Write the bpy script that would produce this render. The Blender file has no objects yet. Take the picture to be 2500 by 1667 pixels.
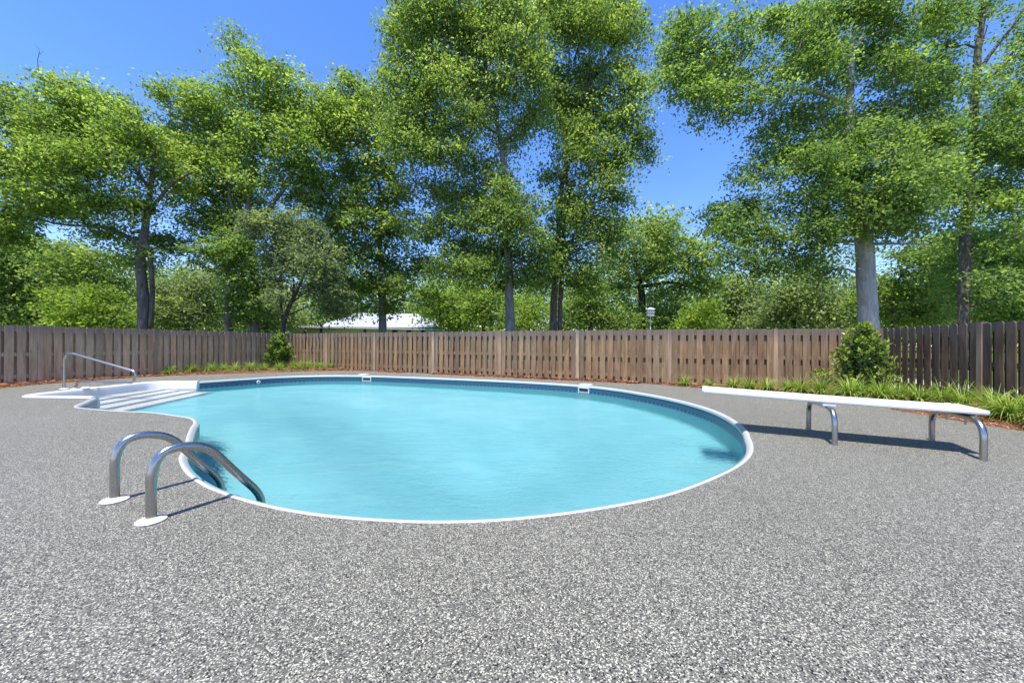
import bpy, math, random
import numpy as np
from mathutils import Vector, Matrix
from mathutils.geometry import delaunay_2d_cdt

S = bpy.context.scene
C = S.collection
R = math.radians
random.seed(7)
rng = np.random.default_rng(11)

# ------------------------------------------------------------------ camera, sky, sun, exposure
F = 900.0            # focal length in pixels of a 2500 px wide frame
CX, HY, ROLL, EYE = 1250.0, 839.5, 0.0045, 1.0
cam = bpy.data.cameras.new('camera')
cam.sensor_width = 36.0
cam.lens = 36.0 * F / 2500.0
cam.shift_y = 0.0024
cam.clip_start = 0.05
cam.clip_end = 2000.0
camo = bpy.data.objects.new('camera', cam)
C.objects.link(camo)
camo.location = (0, 0, EYE)
camo.rotation_euler = (math.pi / 2, -ROLL, 0)
S.camera = camo

SUN_TRAVEL = Vector((0.44, 0.90, 0)).normalized() * math.cos(R(73))
SUN_TRAVEL.z = -math.sin(R(73))
world = bpy.data.worlds.new('World')
S.world = world
world.use_nodes = True
wn = world.node_tree
bg = wn.nodes['Background']
sky = wn.nodes.new('ShaderNodeTexSky')
sky.sky_type = 'NISHITA'
sky.sun_disc = False
sky.sun_elevation = R(73)
sky.sun_rotation = math.atan2(-SUN_TRAVEL.x, -SUN_TRAVEL.y)
sky.air_density = 1.0
sky.dust_density = 0.1
sky.ozone_density = 4.5
hs = wn.nodes.new('ShaderNodeHueSaturation')
hs.inputs['Saturation'].default_value = 1.2
tint = wn.nodes.new('ShaderNodeMix')
tint.data_type = 'RGBA'
tint.blend_type = 'MULTIPLY'
tint.inputs[0].default_value = 1.0
tint.inputs[7].default_value = (1.0, .85, 1.02, 1)
wn.links.new(sky.outputs[0], hs.inputs['Color'])
wn.links.new(hs.outputs[0], tint.inputs[6])
wn.links.new(tint.outputs[2], bg.inputs[0])
bg.inputs[1].default_value = 0.15
sun = bpy.data.lights.new('sun', 'SUN')
sun.energy = 4.0
sun.angle = R(0.5)
sun.color = (1.0, 0.955, 0.88)
suno = bpy.data.objects.new('sun', sun)
C.objects.link(suno)
suno.rotation_euler = SUN_TRAVEL.to_track_quat('-Z', 'Y').to_euler()
suno.location = (-4, -8, 30)
sun.cycles.is_caustics_light = True
S.view_settings.view_transform = 'Standard'
S.view_settings.look = 'None'
S.view_settings.exposure = 1.08
S.view_settings.gamma = 1.0
S.view_settings.use_curve_mapping = False
S.cycles.max_bounces = 10
S.cycles.diffuse_bounces = 6
S.cycles.transmission_bounces = 8
S.cycles.transparent_max_bounces = 8


# ------------------------------------------------------------------ survey: a point of the photograph to a place in the world
def at(px, py, depth):
    a, b = px - CX, py - HY
    u = a * math.cos(ROLL) + b * math.sin(ROLL)
    v = -a * math.sin(ROLL) + b * math.cos(ROLL)
    return Vector((u * depth / F, depth, EYE - v * depth / F))


def on(px, py, z=0.0):
    a, b = px - CX, py - HY
    v = -a * math.sin(ROLL) + b * math.cos(ROLL)
    return at(px, py, (EYE - z) * F / v)


# ------------------------------------------------------------------ object helpers
def tag(o, label=None, cat=None, group=None, kind=None):
    if label:
        o['label'] = label
    if cat:
        o['category'] = cat
    if group:
        o['group'] = group
    if kind:
        o['kind'] = kind
    return o


def empty(name, loc=(0, 0, 0), rz=0.0, label=None, cat=None, group=None):
    o = bpy.data.objects.new(name, None)
    C.objects.link(o)
    o.location = loc
    o.rotation_euler = (0, 0, rz)
    o.empty_display_size = 0.1
    return tag(o, label, cat, group)


def link(name, me, parent=None, loc=None, rot=None):
    o = bpy.data.objects.new(name, me)
    C.objects.link(o)
    if parent is not None:
        o.parent = parent
    if loc is not None:
        o.location = loc
    if rot is not None:
        o.rotation_euler = rot
    return o


class MB:
    """collects verts and faces for one mesh"""
    def __init__(self):
        self.v, self.f, self.m, self.uv = [], [], [], None

    def add(self, vs, fs, mi=0):
        n = len(self.v)
        self.v += [tuple(p) for p in vs]
        self.f += [tuple(i + n for i in q) for q in fs]
        self.m += [mi] * len(fs)
        return self

    def box(self, x0, x1, y0, y1, z0, z1, mi=0):
        return self.add([(x0, y0, z0), (x1, y0, z0), (x1, y1, z0), (x0, y1, z0), (x0, y0, z1), (x1, y0, z1), (x1, y1, z1), (x0, y1, z1)],
                        [(0, 3, 2, 1), (4, 5, 6, 7), (0, 1, 5, 4), (1, 2, 6, 5), (2, 3, 7, 6), (3, 0, 4, 7)], mi)

    def tube(self, pts, rad, n=8, cap=True, mi=0):
        pts = [Vector(p) for p in pts]
        if not hasattr(rad, '__len__'):
            rad = [rad] * len(pts)
        vs, fs = [], []
        t0 = (pts[1] - pts[0]).normalized()
        u = t0.orthogonal().normalized()
        for i, p in enumerate(pts):
            a = pts[max(i - 1, 0)]
            b = pts[min(i + 1, len(pts) - 1)]
            t = (b - a).normalized()
            u = (u - t * u.dot(t))
            u = u.normalized() if u.length > 1e-6 else t.orthogonal().normalized()
            w = t.cross(u)
            for k in range(n):
                an = 2 * math.pi * k / n
                vs.append(p + (u * math.cos(an) + w * math.sin(an)) * rad[i])
        for i in range(len(pts) - 1):
            for k in range(n):
                a = i * n + k
                b = i * n + (k + 1) % n
                fs.append((a, b, b + n, a + n))
        if cap:
            fs.append(tuple(range(n))[::-1])
            fs.append(tuple((len(pts) - 1) * n + k for k in range(n)))
        return self.add(vs, fs, mi)

    def lathe(self, prof, n=24, c=(0, 0, 0), mi=0):
        vs, fs = [], []
        for r, z in prof:
            for k in range(n):
                a = 2 * math.pi * k / n
                vs.append((c[0] + r * math.cos(a), c[1] + r * math.sin(a), c[2] + z))
        for i in range(len(prof) - 1):
            for k in range(n):
                a, b = i * n + k, i * n + (k + 1) % n
                fs.append((a, b, b + n, a + n))
        fs.append(tuple(range(n))[::-1])
        fs.append(tuple((len(prof) - 1) * n + k for k in range(n)))
        return self.add(vs, fs, mi)

    def mesh(self, name, mats, smooth=False, auto=None):
        me = bpy.data.meshes.new(name)
        me.from_pydata(self.v, [], self.f)
        for m in (mats if isinstance(mats, (list, tuple)) else [mats]):
            me.materials.append(m)
        if any(self.m):
            me.polygons.foreach_set('material_index', self.m)
        if smooth:
            me.polygons.foreach_set('use_smooth', [True] * len(me.polygons))
        me.update()
        if auto:
            try:
                me.set_sharp_from_angle(angle=R(auto))
            except Exception:
                pass
        return me

    def obj(self, name, mats, parent=None, smooth=False, loc=None, rot=None, auto=None):
        return link(name, self.mesh(name, mats, smooth, auto), parent, loc, rot)


def bevel(o, w, seg=2):
    m = o.modifiers.new('bevel', 'BEVEL')
    m.width = w
    m.segments = seg
    m.limit_method = 'ANGLE'
    return o


# ------------------------------------------------------------------ material helpers
class N:
    def __init__(self, name):
        self.m = bpy.data.materials.new(name)
        self.m.use_nodes = True
        self.t = self.m.node_tree
        self.b = self.t.nodes['Principled BSDF']
        self.out = self.t.nodes['Material Output']

    def n(self, kind, **kw):
        x = self.t.nodes.new('ShaderNode' + kind)
        for k, v in kw.items():
            if k in x.inputs:
                x.inputs[k].default_value = v
            else:
                setattr(x, k, v)
        return x

    def l(self, a, b):
        self.t.links.new(a, b)
        return b

    def geo(self):
        return self.n('NewGeometry').outputs['Position']

    def objc(self):
        return self.n('TexCoord').outputs['Object']

    def mapped(self, src, scale=(1, 1, 1), loc=(0, 0, 0)):
        m = self.n('Mapping')
        m.inputs['Scale'].default_value = scale
        m.inputs['Location'].default_value = loc
        self.l(src, m.inputs['Vector'])
        return m.outputs[0]

    def noise(self, src, scale, detail=4, rough=.55, dist=0.0):
        x = self.n('TexNoise')
        x.inputs['Scale'].default_value = scale
        x.inputs['Detail'].default_value = detail
        x.inputs['Roughness'].default_value = rough
        x.inputs['Distortion'].default_value = dist
        self.l(src, x.inputs['Vector'])
        return x.outputs['Fac']

    def ramp(self, src, stops, mode='LINEAR'):
        r = self.n('ValToRGB')
        r.color_ramp.interpolation = mode
        e = r.color_ramp.elements
        while len(e) < len(stops):
            e.new(0.5)
        for q, (p, c) in zip(e, stops):
            q.position = p
            q.color = (*c, 1) if hasattr(c, '__len__') else (c, c, c, 1)
        self.l(src, r.inputs[0])
        return r.outputs[0]

    def mix(self, fac, a, b, mode='MIX'):
        x = self.n('Mix', data_type='RGBA', blend_type=mode)
        for s, i in ((fac, 0), (a, 6), (b, 7)):
            if isinstance(s, (int, float)):
                x.inputs[i].default_value = s if i == 0 else (s, s, s, 1)
            elif isinstance(s, tuple):
                x.inputs[i].default_value = (*s, 1)
            else:
                self.l(s, x.inputs[i])
        return x.outputs[2]

    def math(self, op, a, b=0.0, clamp=False):
        x = self.n('Math', operation=op, use_clamp=clamp)
        for s, i in ((a, 0), (b, 1)):
            if isinstance(s, (int, float)):
                x.inputs[i].default_value = s
            else:
                self.l(s, x.inputs[i])
        return x.outputs[0]

    def bump(self, h, strength=.3, dist=.01):
        x = self.n('Bump')
        x.inputs['Strength'].default_value = strength
        x.inputs['Distance'].default_value = dist
        self.l(h, x.inputs['Height'])
        self.l(x.outputs[0], self.b.inputs['Normal'])

    def set(self, color=None, rough=None, metal=None, spec=None):
        if color is not None:
            if isinstance(color, tuple):
                self.b.inputs['Base Color'].default_value = (*color, 1)
            else:
                self.l(color, self.b.inputs['Base Color'])
        if rough is not None:
            if isinstance(rough, (int, float)):
                self.b.inputs['Roughness'].default_value = rough
            else:
                self.l(rough, self.b.inputs['Roughness'])
        if metal is not None:
            self.b.inputs['Metallic'].default_value = metal
        if spec is not None:
            self.b.inputs['Specular IOR Level'].default_value = spec
        return self.m


def deck_material():
    k = N('chip_deck')
    p = k.geo()
    warp = k.n('TexNoise')
    warp.inputs['Scale'].default_value = 60
    k.l(p, warp.inputs['Vector'])
    off = k.n('VectorMath', operation='MULTIPLY_ADD')
    k.l(warp.outputs['Color'], off.inputs[0])
    off.inputs[1].default_value = (.008, .008, .0)
    k.l(p, off.inputs[2])

    def cells(scale):
        v = k.n('TexVoronoi', voronoi_dimensions='2D')
        v.inputs['Scale'].default_value = scale
        k.l(off.outputs[0], v.inputs['Vector'])
        s = k.n('SeparateColor')
        k.l(v.outputs['Color'], s.inputs[0])
        return s
    a = cells(255)
    b = cells(190)
    base = k.ramp(b.outputs[0], [(0, .105), (.4, .118), (.75, .130), (1, .138)])
    chips = k.ramp(a.outputs[0], [(0, (.005, .005, .006)), (.11, (.025, .025, .027)), (.17, .10), (.72, (.20, .199, .192)), (.79, (.36, .358, .345)), (.90, (.52, .515, .50))], 'CONSTANT')
    msk = k.ramp(a.outputs[0], [(0, 1.0), (.17, 0.0), (.72, 1.0)], 'CONSTANT')
    col = k.mix(msk, base, chips)
    big = k.noise(p, .7, 5, .6)
    tint = k.ramp(big, [(.3, (.78, .755, .625)), (.5, (.845, .815, .68)), (.72, (.90, .865, .73))])
    col = k.mix(1.0, col, tint, 'MULTIPLY')
    stain = k.ramp(k.noise(p, 2.3, 6, .7), [(.62, (1, 1, 1)), (.78, (.93, .89, .83))])
    col = k.mix(1.0, col, stain, 'MULTIPLY')
    k.bump(a.outputs[1], .35, .003)
    return k.set(col, .62, spec=.35)


def wood_material(name, dark, mid, light, knot=.5, blotch=0.0):
    k = N(name)
    p = k.objc()
    info = k.n('ObjectInfo')
    rnd = info.outputs['Random']
    comb = k.n('CombineXYZ')
    k.l(k.math('MULTIPLY', rnd, 37.0), comb.inputs[0])
    k.l(k.math('MULTIPLY', rnd, 91.0), comb.inputs[1])
    k.l(k.math('MULTIPLY', rnd, 53.0), comb.inputs[2])
    add = k.n('VectorMath', operation='ADD')
    k.l(p, add.inputs[0])
    k.l(comb.outputs[0], add.inputs[1])
    q = add.outputs[0]
    grain = k.noise(k.mapped(q, (60, 60, 2.2)), 1.0, 5, .6, .6)
    broad = k.noise(k.mapped(q, (9, 9, 1.3)), 1.0, 4, .55, .8)
    col = k.ramp(k.math('ADD', k.math('MULTIPLY', grain, .5), k.math('MULTIPLY', broad, .5)), [(.33, dark), (.5, mid), (.66, light)])
    v = k.n('TexVoronoi')
    v.inputs['Scale'].default_value = 1.0
    k.l(k.mapped(q, (9, 9, 3.1)), v.inputs['Vector'])
    kn = k.ramp(v.outputs['Distance'], [(0, 1.0), (.10, .6), (.17, 0.0)])
    s2 = k.n('SeparateColor')
    k.l(v.outputs['Color'], s2.inputs[0])
    kn = k.math('MULTIPLY', kn, k.ramp(s2.outputs[0], [(.55, 0.0), (.6, knot)], 'CONSTANT'))
    col = k.mix(kn, col, tuple(c * .45 for c in dark))
    hue = k.ramp(rnd, [(0, (.72, .70, .70)), (.3, (1.02, .99, .96)), (.6, (.88, .80, .73)), (.8, (1.20, 1.11, .98)), (1, (.98, 1.0, 1.0))])
    col = k.mix(1.0, col, hue, 'MULTIPLY')
    if blotch:
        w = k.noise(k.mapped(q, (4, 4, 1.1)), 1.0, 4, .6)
        col = k.mix(k.ramp(w, [(.45, 0.0), (.68, blotch)]), col, (.030, .034, .034))
    # weathering that stays with the boards: greyer heads, damp feet
    sep = k.n('SeparateXYZ')
    k.l(p, sep.inputs[0])
    hz = k.math('ADD', sep.outputs[2], k.math('MULTIPLY', broad, .35))
    grey = k.ramp(k.math('MULTIPLY', hz, .6), [(.72, 0.0), (.9, .55)])
    col = k.mix(grey, col, (.125, .117, .110))
    k.bump(grain, .5, .003)
    return k.set(col, .82, spec=.2)


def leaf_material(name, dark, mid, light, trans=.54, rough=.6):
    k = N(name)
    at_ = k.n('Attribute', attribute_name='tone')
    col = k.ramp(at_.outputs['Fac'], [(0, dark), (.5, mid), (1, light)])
    k.set(col, rough, spec=.18)
    tr = k.n('BsdfTranslucent')
    tcol = k.mix(1.0, col, (1.35, 1.5, .75), 'MULTIPLY')
    k.l(tcol, tr.inputs[0])
    mx = k.n('MixShader')
    mx.inputs[0].default_value = trans
    k.l(k.b.outputs[0], mx.inputs[1])
    k.l(tr.outputs[0], mx.inputs[2])
    k.l(mx.outputs[0], k.out.inputs[0])
    return k.m


def bark_material(name, a, b, c):
    k = N(name)
    p = k.geo()
    g = k.noise(k.mapped(p, (9, 9, 2.0)), 1.0, 8, .68, .8)
    big = k.noise(p, 1.7, 4)
    col = k.ramp(g, [(.3, a), (.5, b), (.68, c)])
    col = k.mix(k.ramp(big, [(.4, 0.0), (.7, .5)]), col, tuple(x * .75 for x in b))
    k.bump(g, .9, .04)
    return k.set(col, .9, spec=.15)


def plain(name, col, rough=.5, metal=0.0, spec=.5, speck=0.0, scale=8):
    k = N(name)
    if speck:
        f = k.noise(k.geo(), scale, 5, .6)
        c = k.ramp(f, [(.3, tuple(x * (1 - speck) for x in col)), (.7, col)])
        return k.set(c, rough, metal, spec)
    return k.set(col, rough, metal, spec)


M = {}
M['deck'] = deck_material()
M['wood'] = wood_material('fence_wood', (.120, .076, .042), (.238, .160, .092), (.355, .252, .155))
M['wood_shade'] = wood_material('fence_wood_shade_lifted', (.26, .182, .105), (.43, .31, .19), (.56, .42, .27))  # paler copy of the fence wood; the shaded run is brightened by colour
M['wood_black'] = wood_material('fence_wood_dark', (.050, .036, .026), (.130, .094, .066), (.21, .152, .108), blotch=.5)  # darker wood tones, broken by random near-black blotches
M['post'] = wood_material('post_wood', (.22, .155, .100), (.36, .265, .180), (.47, .36, .25))
M['white'] = plain('white_fibreglass', (.62, .615, .60), .38, speck=.05, scale=3)
M['coping'] = plain('white_coping', (.44, .432, .42), .36, speck=.10, scale=2.2)
M['board'] = plain('board_paint', (.60, .595, .57), .55, speck=.03, scale=5)
M['roofmetal'] = plain('pale_metal_roof', (.42, .43, .45), .45, speck=.12)
M['cream'] = plain('cream_wall', (.62, .60, .38), .8, speck=.08)
M['dark'] = plain('dark_opening', (.02, .02, .022), .6)
M['conc'] = plain('concrete', (.42, .39, .37), .9, speck=.2, scale=3)
M['rubber'] = plain('rubber', (.03, .03, .03), .8)

k = N('brushed_steel')
f_ = k.noise(k.mapped(k.objc(), (180, 180, 6)), 1.0, 3)
M['steel'] = k.set((.40, .385, .355), k.ramp(f_, [(.3, .24), (.7, .33)]), 1.0)

k = N('pool_liner')
p_ = k.geo()
soft = k.noise(p_, 1.1, 4, .6)
mott = k.n('TexVoronoi', feature='SMOOTH_F1')
mott.inputs['Scale'].default_value = 16
k.l(p_, mott.inputs['Vector'])
c_ = k.ramp(soft, [(.3, (.155, .455, .495)), (.7, (.195, .495, .525))])
c_ = k.mix(k.ramp(mott.outputs['Distance'], [(.1, .0), (.6, .22)]), c_, (.32, .60, .615))
M['liner'] = k.set(c_, .5, spec=.3)

k = N('waterline_band')
uv = k.n('UVMap').outputs[0]
sx = k.n('SeparateXYZ')
k.l(uv, sx.inputs[0])
U, V = sx.outputs[0], sx.outputs[1]
fu = k.math('FRACT', k.math('MULTIPLY', U, 9.0))
tri = k.math('ABSOLUTE', k.math('SUBTRACT', fu, .5))
vv = k.math('ABSOLUTE', k.math('SUBTRACT', V, .27))
dia = k.math('ADD', tri, k.math('MULTIPLY', vv, 1.9))
motif = k.ramp(dia, [(0, (.16, .28, .33)), (.16, (.010, .038, .080)), (.30, (.065, .15, .21)), (.42, (.014, .050, .10))], 'CONSTANT')
upper = k.ramp(V, [(0, (.016, .060, .11)), (.52, (.07, .15, .20)), (.56, (.025, .080, .13)), (.76, (.06, .14, .18)), (.80, (.007, .025, .045)), (.90, (.022, .070, .105))], 'CONSTANT')
sel = k.ramp(V, [(0, 1.0), (.50, 0.0)], 'CONSTANT')
M['band'] = k.set(k.mix(sel, upper, motif), .35, spec=.4)

k = N('mulch')
p_ = k.geo()
a_ = k.noise(k.mapped(p_, (38, 38, 38)), 1.0, 6, .7, 1.5)
M['mulch'] = k.set(k.ramp(a_, [(.3, (.050, .022, .012)), (.5, (.20, .088, .045)), (.68, (.36, .19, .10))]), .95, spec=.1)
k.bump(a_, 1.0, .03)
k = N('needle')
r_ = k.n('Attribute', attribute_name='tone')
M['needle'] = k.set(k.ramp(r_.outputs['Fac'], [(0, (.07, .030, .016)), (.5, (.26, .115, .055)), (1, (.45, .24, .12))]), .9, spec=.1)
M['hay'] = plain('dry_clippings', (.46, .33, .12), .95, speck=.4, scale=60, spec=.1)

k = N('lawn')
p_ = k.geo()
a_ = k.noise(p_, 14, 6, .7)
b_ = k.noise(p_, .25, 4, .6)
c_ = k.ramp(a_, [(.3, (.030, .060, .012)), (.7, (.090, .150, .030))])
c_ = k.mix(k.ramp(b_, [(.45, 0.0), (.65, .7)]), c_, (.17, .13, .075))
M['lawn'] = k.set(c_, .95, spec=.1)
k.bump(a_, .8, .05)

M['leaf_gold'] = leaf_material('leaf_yellow_green', (.095, .150, .036), (.240, .320, .072), (.450, .530, .165))
M['leaf_mid'] = leaf_material('leaf_mid_green', (0.083, 0.139, 0.039), (0.212, 0.285, 0.072), (0.432, 0.488, 0.159))
M['leaf_deep'] = leaf_material('leaf_deep_green', (0.068, 0.126, 0.039), (0.186, 0.270, 0.069), (0.403, 0.475, 0.145))
M['leaf_blue'] = leaf_material('leaf_grey_green', (0.083, 0.120, 0.066), (0.177, 0.219, 0.108), (0.328, 0.369, 0.193))
M['leaf_lime'] = leaf_material('leaf_lime', (.10, .15, .025), (.23, .31, .050), (.42, .50, .10))
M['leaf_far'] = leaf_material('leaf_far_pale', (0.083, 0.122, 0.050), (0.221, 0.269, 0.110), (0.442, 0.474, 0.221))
M['blade'] = leaf_material('grass_blade', (.070, .130, .018), (.17, .26, .035), (.36, .43, .09), .3)
M['shrubleaf'] = leaf_material('shrub_leaf', (.030, .065, .016), (.100, .170, .030), (.38, .46, .07), .3, .35)
M['bark_grey'] = bark_material('bark_pale_grey', (.085, .078, .072), (.185, .175, .165), (.29, .28, .265))
M['bark_pale'] = bark_material('bark_smooth_pale', (.20, .19, .175), (.36, .345, .32), (.50, .48, .455))
M['bark_brown'] = bark_material('bark_brown', (.045, .036, .028), (.13, .105, .085), (.24, .20, .165))
M['bark_dark'] = bark_material('bark_dark', (.022, .018, .014), (.062, .050, .040), (.12, .10, .08))

# water: a real refracting surface; the reflection is weak, as through a polarising filter
k = N('pool_water')
k.t.nodes.remove(k.b)
p_ = k.geo()
h1 = k.noise(k.mapped(p_, (5.0, 11.0, 1)), 1.0, 3, .6, .4)
h2 = k.noise(k.mapped(p_, (17, 33, 1)), 1.0, 3, .6, .3)
hh = k.math('ADD', k.math('MULTIPLY', h1, 1.0), k.math('MULTIPLY', h2, .55))
bm = k.n('Bump')
bm.inputs['Strength'].default_value = 1.0
bm.inputs['Distance'].default_value = .030
k.l(hh, bm.inputs['Height'])
rf = k.n('BsdfRefraction')
rf.inputs['IOR'].default_value = 1.33
rf.inputs['Roughness'].default_value = 0.0
rf.inputs['Color'].default_value = (.975, .995, 1.0, 1)
gl = k.n('BsdfGlossy')
gl.inputs['Roughness'].default_value = 0.02
fr = k.n('Fresnel')
fr.inputs['IOR'].default_value = 1.33
bm2 = k.n('Bump')
bm2.inputs['Strength'].default_value = 1.0
bm2.inputs['Distance'].default_value = .009
k.l(hh, bm2.inputs['Height'])
k.l(bm2.outputs[0], rf.inputs['Normal'])
k.l(bm.outputs[0], gl.inputs['Normal'])
k.l(bm.outputs[0], fr.inputs['Normal'])
mx = k.n('MixShader')
k.l(k.math('MULTIPLY', fr.outputs[0], .42), mx.inputs[0])
k.l(rf.outputs[0], mx.inputs[1])
k.l(gl.outputs[0], mx.inputs[2])
k.l(mx.outputs[0], k.out.inputs[0])
M['water'] = k.m


# ------------------------------------------------------------------ pool outline (metres, anticlockwise seen from above after ordering)
def catmull(P, closed=True, step=.05):
    n = len(P)
    out = []
    rngi = range(n) if closed else range(n - 1)
    for i in rngi:
        g = lambda j: P[j % n] if closed else P[min(max(j, 0), n - 1)]
        p0, p1, p2, p3 = g(i - 1), g(i), g(i + 1), g(i + 2)
        m = max(2, int((Vector(p2) - Vector(p1)).length / step))
        t1 = (Vector(p2) - Vector(p0)) * .5
        t2 = (Vector(p3) - Vector(p1)) * .5
        d = (Vector(p2) - Vector(p1)).length
        for t in (t1, t2):
            if t.length > d:
                t *= d / t.length
        for q in range(m):
            s = q / m
            h = (2 * s ** 3 - 3 * s * s + 1, s ** 3 - 2 * s * s + s, -2 * s ** 3 + 3 * s * s, s ** 3 - s * s)
            out.append(Vector(p1) * h[0] + t1 * h[1] + Vector(p2) * h[2] + t2 * h[3])
    return out


free = [(-7.50, 6.60), (-7.10, 6.10), (-6.72, 5.66), (-6.25, 5.48), (-5.74, 5.34), (-5.11, 5.22), (-4.54, 4.99), (-4.20, 4.82), (-3.95, 4.58), (-3.77, 4.33),
        (-3.50, 3.98), (-3.24, 3.66), (-3.03, 3.40), (-2.86, 3.17), (-2.50, 2.83), (-2.08, 2.53), (-1.60, 2.29), (-1.207, 2.155), (-.84, 2.085),
        (-.47, 2.055), (-.122, 2.073), (.238, 2.143), (.629, 2.265), (1.02, 2.43), (1.36, 2.64), (1.80, 2.97), (2.12, 3.28), (2.36, 3.60), (2.56, 3.95),
        (2.76, 4.33), (2.92, 4.76), (3.05, 5.28), (3.10, 5.83), (3.05, 6.45), (2.91, 7.05), (2.69, 7.60), (2.35, 8.25), (1.84, 8.85), (1.06, 9.40),
        (0.0, 9.93), (-1.0, 10.32), (-2.17, 10.72), (-3.60, 11.18), (-4.45, 11.40), (-5.30, 11.46), (-6.10, 11.32), (-6.80, 10.95), (-7.30, 10.42), (-7.70, 9.85), (-7.98, 9.43)]
free = [Vector(p) for p in free]
unit_pts = [Vector(p) for p in [(-7.98, 9.43), (-8.70, 9.36), (-8.93, 9.24), (-9.04, 9.02), (-9.05, 8.4), (-9.05, 7.6), (-9.03, 7.05), (-8.95, 6.80), (-8.76, 6.66), (-8.1, 6.62), (-7.50, 6.60)]]
fr_c = catmull(free, False) + [free[-1]]
un_c = catmull(unit_pts, False)[1:]
outline = fr_c + un_c            # closed loop of Vectors (x, y)
n_free = len(fr_c)


def normals(P, closed=True):
    n = len(P)
    out = []
    for i in range(n):
        a = P[(i - 1) % n] if closed else P[max(i - 1, 0)]
        b = P[(i + 1) % n] if closed else P[min(i + 1, n - 1)]
        t = (b - a).normalized()
        out.append(Vector((-t.y, t.x)))          # points into the pool for this ordering
    return out


area = sum(outline[i].x * outline[(i + 1) % len(outline)].y - outline[(i + 1) % len(outline)].x * outline[i].y for i in range(len(outline)))
NRM = normals(outline)
if area < 0:
    NRM = [-q for q in NRM]


def inset(d):
    return [outline[i] + NRM[i] * d for i in range(len(outline))]


def inside(poly, X, Y):
    """points inside a polygon, numpy"""
    px = np.array([p.x for p in poly])
    py = np.array([p.y for p in poly])
    res = np.zeros(X.shape, bool)
    j = len(px) - 1
    for i in range(len(px)):
        c = ((py[i] > Y) != (py[j] > Y)) & (X < (px[j] - px[i]) * (Y - py[i]) / (py[j] - py[i] + 1e-12) + px[i])
        res ^= c
        j = i
    return res


WATER_Z = -0.17
WALL = 1.12
CW = .058       # coping width

# ------------------------------------------------------------------ fence lines (from the surveyed posts)
CORNER_A = Vector((-9.42, 15.42))
CORNER_B = Vector((8.40, 8.33))
left_posts = [Vector(p) for p in [(-13.05, 4.85), (-12.30, 6.92), (-11.56, 9.02), (-10.81, 11.16), (-10.13, 13.20), (-9.42, 15.42)]]
back_posts = [CORNER_A] + [Vector(p) for p in [(-7.19, 14.36), (-4.93, 13.31), (-2.60, 12.27), (-.35, 11.24), (1.83, 10.25), (3.97, 9.30), (6.315, 8.86)]] + [CORNER_B]
right_posts = [CORNER_B] + [Vector(p) for p in [(7.77, 6.08), (7.14, 3.83), (6.51, 1.58)]]
FH = 1.39

# ------------------------------------------------------------------ deck edge against the planting bed
edge_px = [(0, 947.7), (76, 940), (170, 933), (323, 922), (400, 918), (502, 914), (584, 911.5), (660, 909.5), (711, 907.3), (787, 905.2), (915, 905.8), (1042, 911.4),
           (1144, 914.8), (1240, 919), (1322, 923.5), (1424, 927.5), (1520, 931.8), (1589, 937), (1678, 944.5), (1800, 953), (1900, 962), (2000, 973), (2100, 986),
           (2199, 1003), (2272, 1015), (2352, 1029), (2480, 1049)]
edge = [Vector(on(x, y).xy) for x, y in edge_px]
edge = [Vector((-13.2, 2.0)), Vector((-12.6, 4.4)), Vector((-11.9, 6.6))] + edge[:] + [Vector((6.05, 3.4)), Vector((5.6, 1.9)), Vector((5.3, .2))]


def fence_walk():
    return left_posts + back_posts[1:] + right_posts[1:]


# ------------------------------------------------------------------ ground, deck, bed
def poly_with_hole(name, outer, hole, z, mat, skirt=0.0):
    pl = [Vector((p.x, p.y)) for p in outer] + [Vector((p.x, p.y)) for p in hole]
    no, nh = len(outer), len(hole)
    ed = [(i, (i + 1) % no) for i in range(no)] + [(no + i, no + (i + 1) % nh) for i in range(nh)]
    v2, _e, f2 = delaunay_2d_cdt(pl, ed, [], 0, 1e-5)[:3]
    cx_ = np.array([sum(v2[i].x for i in f) / 3 for f in f2])
    cy_ = np.array([sum(v2[i].y for i in f) / 3 for f in f2])
    ok = inside(outer, cx_, cy_) & ~inside(hole, cx_, cy_)
    mb = MB()
    fs = []
    for f, good in zip(f2, ok):
        if good:
            a, b, c = (v2[i] for i in f)
            fs.append(tuple(f) if (b - a).cross(c - a) > 0 else tuple(f)[::-1])
    mb.add([(p.x, p.y, z) for p in v2], fs)
    if skirt:
        n = len(outer)
        vs = [(p.x, p.y, z) for p in outer] + [(p.x, p.y, z - skirt) for p in outer]
        mb.add(vs, [(i, (i + 1) % n, (i + 1) % n + n, i + n) for i in range(n)])
        n = len(hole)
        vs = [(p.x, p.y, z) for p in hole] + [(p.x, p.y, z - .5) for p in hole]
        mb.add(vs, [(i, (i + 1) % n, (i + 1) % n + n, i + n) for i in range(n)])
    o = mb.obj(name, mat)
    return tag(o, kind='structure')


deck_edge = catmull(edge, False, .25) + [edge[-1]]
deck_outer = deck_edge + [Vector((5.2, -6)), Vector((-13.4, -6))]
poly_with_hole('pool_deck', deck_outer, inset(.012), 0.0, M['deck'], skirt=.05)
cen = Vector((-2.5, 5.0))
hole_g = [cen + (p - cen) * .93 for p in deck_outer]
gr = 900.0
poly_with_hole('ground', [Vector((-gr, -gr)), Vector((gr, -gr)), Vector((gr, gr)), Vector((-gr, gr))], hole_g, -.035, M['lawn'])

# planting bed: a lumpy strip between the deck edge and a little beyond the fence
walk = fence_walk()


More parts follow.
